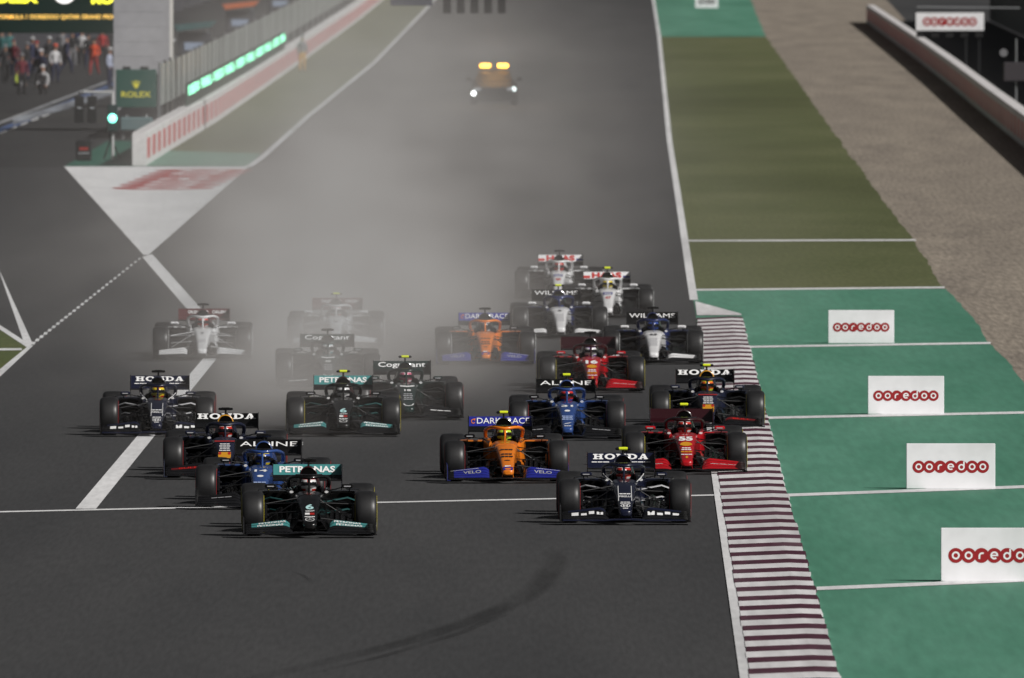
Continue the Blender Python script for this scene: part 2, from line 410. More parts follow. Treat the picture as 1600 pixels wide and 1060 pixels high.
def skid(pts, w, z):
    P = resample(pts, 1.5); n = len(P); vs, al, fs = [], [], []
    for i, p in enumerate(P):
        t = P[min(i + 1, n - 1)] - P[max(i - 1, 0)]; t.normalize(); q = Vector((t.y, -t.x, 0)); e = min(1, i / (n * .25), (n - 1 - i) / (n * .12))
        for k, c in ((-.5, 0), (-.2, 1), (.2, 1), (.5, 0)): vs.append((p.x + q.x * w * k, p.y + q.y * w * k, z)); al.append(c * e)
    for i in range(n - 1):
        for k in range(3): fs.append((4 * i + k, 4 * i + k + 1, 4 * i + k + 5, 4 * i + k + 4))
    me = bpy.data.meshes.new('skid_mark'); me.from_pydata(vs, [], fs); at = me.attributes.new('wear', 'FLOAT', 'POINT'); at.data.foreach_set('value', al)
    me.materials.append(M_skid); o = bpy.data.objects.new('skid_mark', me); COL.objects.link(o); o['kind'] = 'structure'
skid([(300, 1082), (420, 1056), (520, 1032), (640, 1003), (740, 970), (810, 940), (850, 910), (866, 880), (868, 850)], .48, .006)
skid([(470, 1058), (600, 1026), (720, 990), (800, 955)], .2, .009)
skid([(455, 893), (474, 900), (486, 908), (493, 918)], .09, .006)
# ------------------------------------------------------------------ barriers, walls, pit structures
M_conc = surf('concrete', (.34, .33, .32), (.26, .25, .25), .8, (1, 1, 1), .85, 12, .2)
M_wallw = surf('white_wall_paint', (.72, .70, .70), (.60, .58, .58), .7, (1, 1, 1), .7, 5, .1)
M_pink = surf('red_banner', (.58, .17, .17), (.48, .12, .125), .8, (1, 1, 1), .6, 4, .15)
M_dark = mat('dark_metal', (.02, .021, .023), .5, .3)
M_steel = mat('galvanised_steel', (.30, .31, .32), .45, .7)
M_black = mat('black_plastic', (.012, .012, .013), .5)
def wall_run(name, base, h, th, side, step, fill, label, cat, red):
    """white barrier following ground points, red banner panels as pieces on its track face"""
    P = resample(base, step); o0 = P[0].copy()
    root = empty(name, o0, label=label, category=cat)
    prof = MB(); secs = []
    for i, p in enumerate(P):
        t = (P[min(i + 1, len(P) - 1)] - P[max(i - 1, 0)]).normalized(); n = Vector((t.y, -t.x, 0)) * side
        q = p - o0; bk = q - n * th
        secs.append([(q.x, q.y, 0), (q.x, q.y, h - .03), (q.x - n.x * .03, q.y - n.y * .03, h), (bk.x + n.x * .03, bk.y + n.y * .03, h), (bk.x, bk.y, h - .03), (bk.x, bk.y, 0)])
    prof.loft(secs); build('barrier', prof, M_wallw, root, smooth=False)
    for i in range(len(P) - 1):
        a, b_ = P[i] - o0, P[i + 1] - o0; t = (b_ - a).normalized(); n = Vector((t.y, -t.x, 0)) * side
        L = (b_ - a).length; s0 = a + t * L * (1 - fill) / 2 + n * .012; s1 = b_ - t * L * (1 - fill) / 2 + n * .012
        mb = MB(); z0, z1 = h * .20, h * .80
        mb.loft([[(s0.x - n.x * .02, s0.y - n.y * .02, z0), (s0.x, s0.y, z0), (s0.x, s0.y, z1), (s0.x - n.x * .02, s0.y - n.y * .02, z1)],
                 [(s1.x - n.x * .02, s1.y - n.y * .02, z0), (s1.x, s1.y, z0), (s1.x, s1.y, z1), (s1.x - n.x * .02, s1.y - n.y * .02, z1)]])
        build('banner_panel', mb, red, root, smooth=False)
    return root
wall_run('pit_wall', WALLB, 1.12, .45, 1, 7.2, .56, 'white pit wall with red banners running up from the painted triangle', 'wall', M_pink)
# blunt concrete nose of the pit wall
mb = MB(); mb.box((0, 0, .53), (.5, .5, 1.06), bev=.04); mb.box((0, -.26, .5), (.34, .03, .9), 1, bev=.01)
p = G(217, 258.5)
build('wall_end', mb, [M_wallw, M_conc], None, loc=p, label='grey blunt end block of the pit wall', category='wall end')
BARB = [(1352, 34), (1395, 66), (1436, 97), (1478, 130), (1540, 182), (1600, 231), (1690, 306), (1800, 400)]
wall_run('trackside_barrier', BARB[::-1], 1.12, .5, -1, 7.0, .52, 'red and white barrier along the gravel at top right', 'barrier', surf('lightened_red_banner', (.72, .24, .23), (.62, .18, .175), .8, (1, 1, 1), .6, 4, .15))  # banner red lightened to make up for this face lying in shade

# dark hoarding behind the right barrier, in separate boards
M_hoard = surf('dark_green_hoarding', (.014, .026, .025), (.018, .032, .031), .3, (1, 1, 1), .7, 3, .15)
HP = resample([G(*p) + Vector((8.0, 0, 0)) for p in BARB], 9.0)
sheet('service_road', [G(*p) + Vector((.5, 0, 0)) for p in BARB] + [G(*p) + Vector((14, 0, 0)) for p in BARB[::-1]], .006, surf('service_asphalt', (.022, .022, .024), (.03, .03, .032), .3, (1, .1, 1), .85, 10, .2), **STR)
hoard = empty('hoarding_fence', HP[0], label='tall dark green hoarding behind the barrier at top right', category='fence')
for a, b_ in zip(HP, HP[1:]):
    a, b_ = a - HP[0], b_ - HP[0]; t = (b_ - a); L = t.length; rz = math.atan2(t.y, t.x); c = (a + b_) / 2
    mb = MB(); mb.box((c.x, c.y, 2.9), (L - .12, .06, 5.6), rz=rz); build('board', mb, M_hoard, hoard, smooth=False)
    mb = MB(); mb.box((a.x + .12, a.y, 2.95), (.12, .12, 5.9), rz=rz); build('post', mb, M_dark, hoard, smooth=False)
# advert board above the barrier
SHL, LW = chain_logo()
M_board = surf('white_board', (.80, .80, .82), (.74, .74, .76), 1.5, (1, 1, 1), .5, 6, .04, c3=(.66, .66, .67), s3=.9)
M_logo_red = mat('logo_red', (.30, .008, .012), .5); M_logo_white = mat('logo_white', (.8, .8, .8), .5)
def logo_on(parent, w, h, cx, cz, y, frac=.76):
    lw = w * frac; lh = lw / LW
    return put('logo', lay(SHL, lambda u, v, l: (cx - lw / 2 + u / LW * lw, y - .004 - l, cz - lh / 2 + v * lh)).mesh('logo', False), [M_logo_red, M_logo_white], parent)
gp = G(1484, 133); sg = 34.3
sign = empty('advert_sign', gp + Vector((1.2, 0, 0)), label='white board with red disc lettering raised above the barrier at top right', category='sign')
mb = MB(); mb.box((-1.2, 0, 2.88), (3.1, .08, .82), bev=.01); build('board', mb, M_board, sign)
logo_on(sign, 3.1, .82, -1.2, 2.88, -.04, .80)
for x in (-.45, .15): mb = MB(); mb.box((x, .1, 1.6), (.09, .09, 3.2)); build('post', mb, M_dark, sign, smooth=False)
for k in range(5): mb = MB(); mb.box((-2.55 + k * .67, -.02, 2.27), (.36, .1, .2), bev=.01); build('lamp_housing', mb, M_black, sign)
mb = MB(); mb.tube([(-2.7, .05, 3.55), (2.0, .05, 3.5)], .04); build('cross_bar', mb, M_steel, sign)
# loudspeaker mast with box behind the barrier
gp = G(1548, 188)
ls = empty('speaker_mast', gp + Vector((1.0, 0, 0)), label='dark cabinet with two small horn loudspeakers behind the right barrier', category='loudspeaker')
mb = MB(); mb.box((0, 0, 1.9), (1.0, .5, .75), bev=.03); build('cabinet', mb, mat('cabinet_grey', (.04, .035, .04), .6), ls)
mb = MB(); mb.tube([(0, 0, 0), (0, 0, 3.2)], .035); build('mast', mb, M_steel, ls)
for s_ in (-1, 1):
    mb = MB(); mb.loft([[(s_ * .5 + r * math.cos(a), yy, 2.65 + r * math.sin(a)) for a in [2 * math.pi * k / 12 for k in range(12)]] for yy, r in ((.15, .04), (0, .07), (-.16, .16))]); build('horn', mb, mat('horn_grey', (.16, .16, .17), .5), ls)

# upright advert boards standing on the green run-off
for (x0, x1, yb, hpx, lab) in [(1294, 1397, 537.5, 52, 'farthest and smallest of the four white boards on the green run-off'), (1356, 1475, 648.5, 60, 'second farthest of the four white boards on the green run-off'),
                               (1416, 1555, 765, 71, 'third white board on the green run-off, second nearest the camera'), (1470, 1637, 910, 84, 'nearest white board on the green run-off, cut by the right edge')]:
    a, b_ = G(x0, yb), G(x1, yb); w = abs(b_.x - a.x); c = (a + b_) / 2; s_ = (yb - YH) / HCAM; h = hpx / s_
    rt = empty('marker_board', c, math.atan2(0, 1), label=lab, category='board', group='white boards on the green run-off')
    mb = MB(); mb.box((0, 0, h / 2 + .01), (w, .05, h), bev=.008); bo = build('board', mb, M_board, rt)
    logo_on(rt, w, h, 0, h * .5, -.025, .86)
    for x in (-w * .35, w * .35):
        mb = MB(); mb.tube([(x, .03, h * .8), (x, .45, .012)], .018); build('prop', mb, M_steel, rt)
c = G(1104, 13)
rt = empty('marker_board', c, label='small pale board with dark digits on the far green strip', category='board')
mb = MB(); mb.box((0, 0, .4), (1.6, .05, .78), bev=.01); build('board', mb, M_board, rt)
v, f, a_ = glyphs('500', .03); put('lettering', lay([(v, f)], lambda u, w_, l: (-.6 + 1.2 * u, -.03, .26 + .38 * w_)).mesh('lettering', False), M_black, rt)

# start gantry: clad pillar, beam above the frame, start lamps hanging over the track
gp = G(222, 205); SG = (205 - YH) / HCAM
gan = empty('start_gantry', gp, label='grey clad gantry pillar at the pit wall with start lamps hung over the track', category='gantry')
M_clad = surf('grey_cladding', (.36, .36, .38), (.31, .31, .33), .4, (1, 1, 1), .6, 3, .06)
wP = 88 / SG
for k in range(13):
    mb = MB(); mb.box((0, 0, .28 + k * .56), (wP, 1.6, .556), bev=.006); build('cladding_panel', mb, M_clad, gan)
mb = MB(); mb.box((wP / 2 + .05, -.2, 3.6), (.12, 1.0, 7.2)); build('corner_post', mb, mat('pale_trim', (.6, .58, .55), .6), gan, smooth=False)
mb = MB(); mb.box((0, .2, 3.6), (wP * .8, 1.2, 7.2)); build('core', mb, M_dark, gan, smooth=False)
mb = MB(); mb.box((7.6, .2, 6.3), (17.5, 1.0, 1.3), bev=.03); build('beam', mb, M_clad, gan)
for k in range(5):
    x = (699 + k * 21.3 - 222) / SG; zb = (205 - 21) / SG
    mb = MB(); mb.box((x, -.25, zb + .62), (.30, .2, 1.24), bev=.02); pl = build('lamp_panel', mb, M_black, gan)
    for j in range(4):
        lb = MB(); lb.loft([[(x + r * math.cos(a), yy, zb + .17 + j * .29 + r * math.sin(a)) for a in [2 * math.pi * q / 14 for q in range(14)]] for yy, r in ((-.35, .1), (-.40, .1), (-.40, .085), (-.36, .08))]); build('lamp', lb, M_dark, pl)
mb = MB(); mb.box(((643 - 222) / SG, -.3, (205 - 9) / SG + .6), (66 / SG, .15, 1.2), bev=.02); build('info_panel', mb, mat('slate_panel', (.03, .035, .06), .4), gan)
# pit-lane screen behind the pillar
gp = G(60, 176); S2 = (176 - YH) / HCAM
scr = empty('led_screen', gp, label='dark green screen with yellow and amber lettering over the pit lane', category='screen')
mb = MB(); mb.box((-.6, 0, (176 - 52) / S2 + 1.6), (8.6, .35, 3.2), bev=.02); build('panel', mb, mat('screen_green', (.006, .022, .017), .35), scr)
for x in (-4.7, 3.4): mb = MB(); mb.box((x, .1, 3.2), (.22, .3, 6.4)); build('post', mb, M_dark, scr, smooth=False)
M_yel = mat('lit_yellow', (.8, .8, .05), .5, emit=(.95, .90, .05), es=1.3); M_amb = mat('lit_amber', (.8, .5, .1), .5, emit=(1.0, .60, .14), es=.9)
M_lw = mat('lit_white', (.8, .8, .8), .5, emit=(1, .97, .95), es=.8)
def px_word(txt, x0, x1, y0, y1, m, bold=.03):
    v, f, a = glyphs(txt, bold)
    put('lettering', lay([(v, f)], lambda u, w_, l: ((x0 + (x1 - x0) * u - 60) / S2, -.185, (176 - (y1 + (y0 - y1) * w_)) / S2)).mesh('lettering', False), m, scr)
px_word('ROLEX', -22, 60, -12, 5, M_yel, .05); px_word('ROLEX', 143, 222, -10, 6.5, M_yel, .05)
px_word('FORMULA 1 OOREDOO QATAR GRAND PRIX', -3, 180, 23, 31, M_amb, .02)
put('clock_face', lay([disc(0, 0, 1, 1)], lambda u, v, l: ((101 - 60 + 17 * u) / S2, -.19, (176 + 10 + 16 * v) / S2)).mesh('clock_face', False), M_lw, scr)
# watch-maker board under the pillar
gp = G(218, 214); S3 = (214 - YH) / HCAM
rb = empty('sponsor_board', gp + Vector((0, -6, 0)), label='square dark green board with yellow crown and lettering on a stand', category='sign')
mb = MB(); mb.box((0, 0, (214 - 135.5) / S3), (63 / S3, .25, 59 / S3), bev=.02); bo = build('board', mb, mat('board_green', (.014, .075, .058), .45), rb)
M_yp = mat('yellow_print', (.75, .68, .05), .5)
z0 = (214 - 149) / S3
v, f, a = glyphs('ROLEX', .02); put('lettering', lay([(v, f)], lambda u, w_, l: (-23 / S3 + 46 / S3 * u, -.13, z0 + 9 / S3 * w_)).mesh('lettering', False), M_yp, rb)
cr = []
for k in range(5):
    t = (k - 2) / 2; cr.append(poly([(-.3, 0), (.3, 0), (t + .08, 1 - abs(t) * .15), (t - .08, 1 - abs(t) * .15)], .0005 * k)); cr.append(disc(t, 1.05 - abs(t) * .15, .13, .1, 10, .0005 * k + .0003))
put('crown_emblem', lay(cr, lambda u, w_, l: (6 / S3 * u, -.132 - l, (214 - 135) / S3 + 11 / S3 * w_)).mesh('crown_emblem', False), M_yp, rb)
for x in (-.5, .5):
    mb = MB(); mb.tube([(x, .1, 0), (x * .7, .1, .9)], .06); build('leg', mb, M_steel, rb)
mb = MB(); mb.box((0, .1, .55), (1.2, .5, .5), bev=.05); build('motor_box', mb, mat('teal_grey', (.10, .16, .17), .6), rb)
mb = MB()
for x in (-.35, .3): mb.box((x, 0, (214 - 104) / S3), (.3, .2, .12), bev=.02)
build('top_lamp', mb, M_dark, rb)
# pit exit traffic light
gp = G(176, 250); S4 = (250 - YH) / HCAM
tl = empty('traffic_light', gp, label='pit exit traffic light with lit green lamp on a thin pole', category='traffic light')
mb = MB(); mb.tube([(0, 0, 0), (0, 0, 107 / S4)], .05, 10); build('pole', mb, mat('pale_pole', (.5, .5, .5), .5), tl)
mb = MB(); mb.tube([(0, 0, 106 / S4), (-45 / S4, 0, 106 / S4)], .04, 10); build('arm', mb, mat('pale_pole', (.5, .5, .5), .5), tl)
mb = MB(); mb.box((0, -.12, 65 / S4), (.36, .24, .92), bev=.03); hd = build('head', mb, mat('teal_black', (.01, .03, .03), .4), tl)
mb = MB(); mb.loft([[(r * math.cos(a), yy, 65 / S4 + r * math.sin(a)) for a in [2 * math.pi * k / 20 for k in range(20)]] for yy, r in ((-.23, .15), (-.27, .15), (-.30, .10), (-.31, .02))]); build('green_lamp', mb, mat('lit_green', (.2, .9, .7), .4, emit=(.22, 1, .74), es=3.2), tl)
mb = MB(); mb.tube([(-.17, -.1, 1.0), (.25, .2, .02)], .03); mb.tube([(0, 0, .9), (-.3, .1, .02)], .03); build('brace', mb, M_dark, tl)
for k, x in enumerate((124, 144)):
    mb = MB(); mb.box(((x - 176) / S4, -.05, 79 / S4), (14.5 / S4, .2, 41 / S4), bev=.02); h_ = build('signal_box', mb, M_black, tl)
    mb = MB(); mb.tube([((x - 176) / S4, 0, 98 / S4), ((x - 176) / S4, 0, 106 / S4)], .025); build('hanger', mb, M_dark, h_)
    mb = MB(); mb.box(((x - 176) / S4, -.155, 81 / S4), (.14, .03, .05), bev=.01); build('lens', mb, mat('lens_grey', (.4, .42, .45), .3), h_)
gp = G(131, 252); S5 = 46.
bx_ = empty('pit_display', gp, label='small black display box with red digits standing on the green patch', category='display')
mb = MB(); mb.box((0, 0, .36), (.52, .3, .68), bev=.03); build('case', mb, M_black, bx_)
mb = MB(); mb.box((0, -.155, .42), (.30, .02, .10)); build('red_readout', mb, mat('dim_red', (.12, .015, .012), .5, emit=(.5, .03, .02), es=.25), bx_, smooth=False)
mb = MB(); mb.box((0, -.155, .27), (.38, .02, .05)); build('grey_strip', mb, mat('strip_grey', (.25, .25, .27), .5), bx_, smooth=False)

# green lettered light board on top of the pit wall
M_gled = mat('lit_green_letters', (.3, .9, .6), .5, emit=(.30, 1.0, .58), es=5.0)
LB = resample([G(300, 214) + Vector((-.2, 0, 0)), G(400, 148) + Vector((-.2, 0, 0)), G(462, 104) + Vector((-.2, 0, 0))], 2.8)
LB = [p for p in LB if 660 < p.y < 900]
led = empty('green_light_board', LB[0], label='long low board of glowing green letters on the pit wall', category='light board')
for i, (a, b_) in enumerate(zip(LB, LB[1:])):
    a, b_ = a - LB[0], b_ - LB[0]; t = b_ - a; rz = math.atan2(t.y, t.x); c = (a + b_) / 2
    mb = MB(); mb.box((c.x, c.y, 1.50), (t.length - .03, .1, .9), rz=rz); pn = build('panel', mb, mat('led_back', (.006, .03, .02), .5), led, smooth=False)
    ch = 'ooredoo formula '[i % 16]
    if ch == ' ': continue
    n = Vector((t.y, -t.x, 0)).normalized() * .06; td = t.normalized()
    v, f, asp = glyphs(ch.upper(), .05)
    put('letter', lay([(v, f)], lambda u, w_, l: tuple(c + n + td * ((u - .5) * 1.35) + Vector((0, 0, 1.50 + .38 * w_)))).mesh('letter', False), M_gled, pn)

# glazed debris fence above the pit wall
M_glaz = surf('dusty_glazing', (.42, .45, .42), (.27, .29, .28), .8, (1, .5, .2), .35, 2, .15)
FP = resample([G(*p) + Vector((-1.1, 0, 0)) for p in [(296, 217)] + WALLB[2:]], 8.0)
df = empty('debris_fence', FP[0], label='pale glazed fence panels on posts along the pit wall', category='fence')
for i, (a, b_) in enumerate(zip(FP, FP[1:])):
    a, b_ = a - FP[0], b_ - FP[0]; t = b_ - a; rz = math.atan2(t.y, t.x); c = (a + b_) / 2
    if True:
        mb = MB(); mb.box((c.x, c.y, 1.95), (t.length - .5, .04, 1.5), rz=rz); build('glazing_panel', mb, M_glaz, df, smooth=False)
    mb = MB(); mb.box((a.x, a.y, 1.4), (.1, .1, 2.8), rz=rz); build('post', mb, M_dark if i % 3 else M_steel, df, smooth=False)
# pit-wall stands between fence and lane
for k, (px, py, col, lab) in enumerate([(335, 168, (.05, .05, .10), 'dark pit wall stand with pale roof just right of the pillar'), (392, 128, (.03, .10, .10), 'teal and grey pit wall stand behind the green letters'), (452, 84, (.55, .12, .02), 'pit wall stand with orange roof farther up the pit wall'), (505, 48, (.25, .03, .03), 'far pit wall stand with red roof')]):
    gp = G(px, py) + Vector((-2.6, 0, 0))
    st = empty('pit_stand', gp, label=lab, category='stand', group='pit wall stands')
    mb = MB(); mb.box((0, 0, 1.2), (1.5, 3, 2.2), bev=.05); build('cabin', mb, mat('stand_dark', (.025, .027, .035), .5), st)
    mb = MB(); secs = [[(-1.0 + .2 * abs(t_), t_ * 2.0, 2.55 - .2 * t_ * t_), (1.0 - .2 * abs(t_), t_ * 2.0, 2.75 - .2 * t_ * t_), (1.0 - .2 * abs(t_), t_ * 2.0, 2.83 - .2 * t_ * t_), (-1.0 + .2 * abs(t_), t_ * 2.0, 2.63 - .2 * t_ * t_)] for t_ in (-1, -.5, 0, .5, 1)]
    mb.loft(secs); build('roof', mb, mat('stand_roof%d' % k, col if k else (.45, .46, .48), .5), st)
    for x in (-.6, .6): mb = MB(); mb.tube([(x, -1.4, 0), (x, -1.4, 2.6)], .04); build('post', mb, M_steel, st)
    mb = MB(); mb.box((0, -1.53, 1.65), (.9, .05, .35), bev=.01); build('monitor', mb, mat('screen_glow', (.1, .12, .15), .3, emit=(.5, .6, .8), es=.25), st)
# pit building with dark garages
A0, A1 = G(-260, 205), G(520, -53)
dirv = (A1 - A0); Lb = dirv.length; rzb = math.atan2(dirv.y, dirv.x)
pb = empty('pit_building', A0, rzb, label='dark pit building with garage openings at top left', category='building')
mb = MB(); mb.box((Lb / 2, 6, 6.5), (Lb, 10, 5.0)); build('upper_floor', mb, mat('facade_dark', (.03, .03, .035), .6), pb, smooth=False)
mb = MB(); mb.box((Lb / 2, 8, 2.0), (Lb, 1, 4.0)); build('rear_wall', mb, mat('garage_dark', (.012, .012, .015), .7), pb, smooth=False)
M_lamp = mat('garage_lamp', (.9, .9, .9), .5, emit=(1, .98, .95), es=2.2)
k = 0; x = 4.0
while x < Lb - 6 and k < 40:
    mb = MB(); mb.box((x, 3, 2.0), (1.2, 4.0, 4.0)); build('pier', mb, mat('pier_grey', (.07, .07, .08), .6), pb, smooth=False)
    if k % 3 == 1:
        mb = MB(); mb.box((x + 5, 3.0, 3.4), (2.2, .4, .12)); build('ceiling_lamp', mb, M_lamp, pb, smooth=False)
    x += Lb / 40; k += 1
# ------------------------------------------------------------------ racing cars
NOSE = [(-1.10, .045, .205, .150), (-1.085, .075, .225, .138), (-1.04, .094, .245, .130), (-.92, .102, .274, .135), (-.70, .110, .330, .165), (-.40, .122, .412, .220), (-.10, .145, .495, .262), (.15, .168, .560, .275), (.36, .192, .600, .270)]
def nose_top(y): return lerp_tab(NOSE, y)[2]
def nose_w(y): return lerp_tab(NOSE, y)[1]
CARPARTS = []      # (name, key, parent key, mesh, material keys, loc)
def cp(name, key, par, mb, mk, loc=None, smooth=True, angle=35): CARPARTS.append((name, key, par, mb.mesh(name, smooth, angle), mk, loc))
def dense(tab, n):
    o = []
    for a, b in zip(tab, tab[1:]):
        for k in range(n): o.append([p + (q - p) * k / n for p, q in zip(a, b)])
    return o + [list(tab[-1])]
# nose and tub
cut = -.62
front = [t for t in dense(NOSE, 3) if t[0] <= cut + .01]; rear = [t for t in dense(NOSE, 3) if t[0] >= cut - .08]
rear[0] = front[-1]
cp('nose', 'nose', None, MB().loft([sup(w, zt, zb, y, 3.4) for y, w, zt, zb in rear]), ['body'])
cp('nose_tip', 'tip', 'nose', MB().loft([sup(w, zt, zb, y, 3.4) for y, w, zt, zb in front]), ['tip'])
cp('tub', 'tub', None, MB().loft([sup(w, zt, zb, y, 3.6) for y, w, zt, zb in dense([(.36, .194, .603, .262), (.6, .222, .625, .18), (.9, .25, .638, .11), (1.02, .262, .632, .08)], 2)]), ['body'])
m = MB()
for s_ in (-1, 1):
    m.loft([sup(w, zt, zb, y, 3.2, 16, s_ * cx) for y, cx, w, zt, zb in [(.98, .235, .03, .62, .1), (1.1, .262, .045, .655, .08), (1.4, .29, .055, .672, .08), (1.7, .29, .06, .675, .08), (1.95, .25, .08, .64, .08)]])
m.box((0, 1.4, .13), (.5, .9, .08)); m.box((0, 1.86, .36), (.5, .14, .5))
cp('cockpit_surround', 'ck', None, m, ['body2'])
m = MB(); m.box((0, 1.72, .64), (.36, .14, .16), bev=.04); cp('headrest', 'hr', None, m, ['carbon'])
for s_ in (-1, 1): m = MB(); m.box((s_ * .195, 1.5, .635), (.06, .45, .11), bev=.025); cp('head_pad', 'hp%d' % s_, 'hr', m, ['carbon'])
# engine cover, intake, fin
EC = [(1.76, .128, .975, .735), (1.84, .138, .985, .62), (2.05, .16, .965, .45), (2.5, .20, .88, .25), (3.1, .21, .74, .16), (3.7, .17, .56, .14), (4.15, .10, .42, .18), (4.3, .05, .36, .22)]
cp('engine_cover', 'ec', None, MB().loft([sup(w, zt, zb, y, 2.2 if y < 2.2 else 2.0) for y, w, zt, zb in dense(EC, 3)]), ['cover'])
v1 = [[(r * w * math.cos(a), y, .858 + r * h * math.sin(a)) for a in [2 * math.pi * k / 28 for k in range(28)]] for y, r, w, h in ((1.77, 1, .132, .122), (1.735, 1, .130, .120), (1.728, .90, .130, .120), (1.76, .82, .130, .120))]
cp('intake_ring', 'ir', 'ec', MB().loft(v1, cap=False), ['airbox'])
cp('air_intake', 'ai', 'ec', MB().loft([[(.108 * math.cos(a), y, .858 + .099 * math.sin(a)) for a in [2 * math.pi * k / 24 for k in range(24)]] for y in (1.742, 1.75)]), ['inlet_shade'])  # closed cap, the shade of the opening is in its black
m = MB()
for s_ in (-1, 1): m.loft([[(s_ * .012, 1.735, .74), (s_ * .016, 1.735, .74), (s_ * .016, 1.735, .97), (s_ * .012, 1.735, .97)], [(s_ * .012, 1.75, .74), (s_ * .016, 1.75, .74), (s_ * .016, 1.75, .97), (s_ * .012, 1.75, .97)]])
m = MB().loft([[(-.006, 2.3, .90), (.006, 2.3, .90), (.003, 2.6, .95), (-.003, 2.6, .95)], [(-.006, 4.0, .42), (.006, 4.0, .42), (.003, 4.1, .80), (-.003, 4.1, .80)]])
cp('fin', 'fin', 'ec', m, ['cover'], smooth=False)
m = MB(); m.tube([(0, 1.95, .96), (0, 1.95, 1.06)], .016, 8); cp('camera_mount', 'cmt', None, m, ['carbon'])
m = MB(); m.box((0, 1.95, 1.065), (.24, .1, .040), bev=.012); cp('camera_bar', 'cbar', 'cmt', m, ['carbon'])
m = MB(); m.box((0, 1.95, 1.068), (.15, .11, .046), bev=.014); cp('onboard_camera', 'cam', 'cmt', m, ['tcam'])
# halo
m = MB(); hp = []
for k in range(13):
    a = math.pi * k / 12; hp.append((-.30 * math.cos(a), 1.02 + .55 * (1 - math.sin(a)) ** .9, .800 + .055 * (1 - abs(math.cos(a)) ** 6) * (1 - .45 * math.sin(a) ** 8)))
hp = [(-.285, 1.98, .63), (-.305, 1.80, .72)] + hp + [(.305, 1.80, .72), (.285, 1.98, .63)]
m.tube(hp, .031, 10, flat=.85); cp('halo', 'halo', None, m, ['halo'], angle=60)
m = MB(); m.tube([(0, .90, .615), (0, .98, .73), (0, 1.04, .825)], [.020, .015, .022], 10); cp('halo_pillar', 'hpil', 'halo', m, ['halo'])
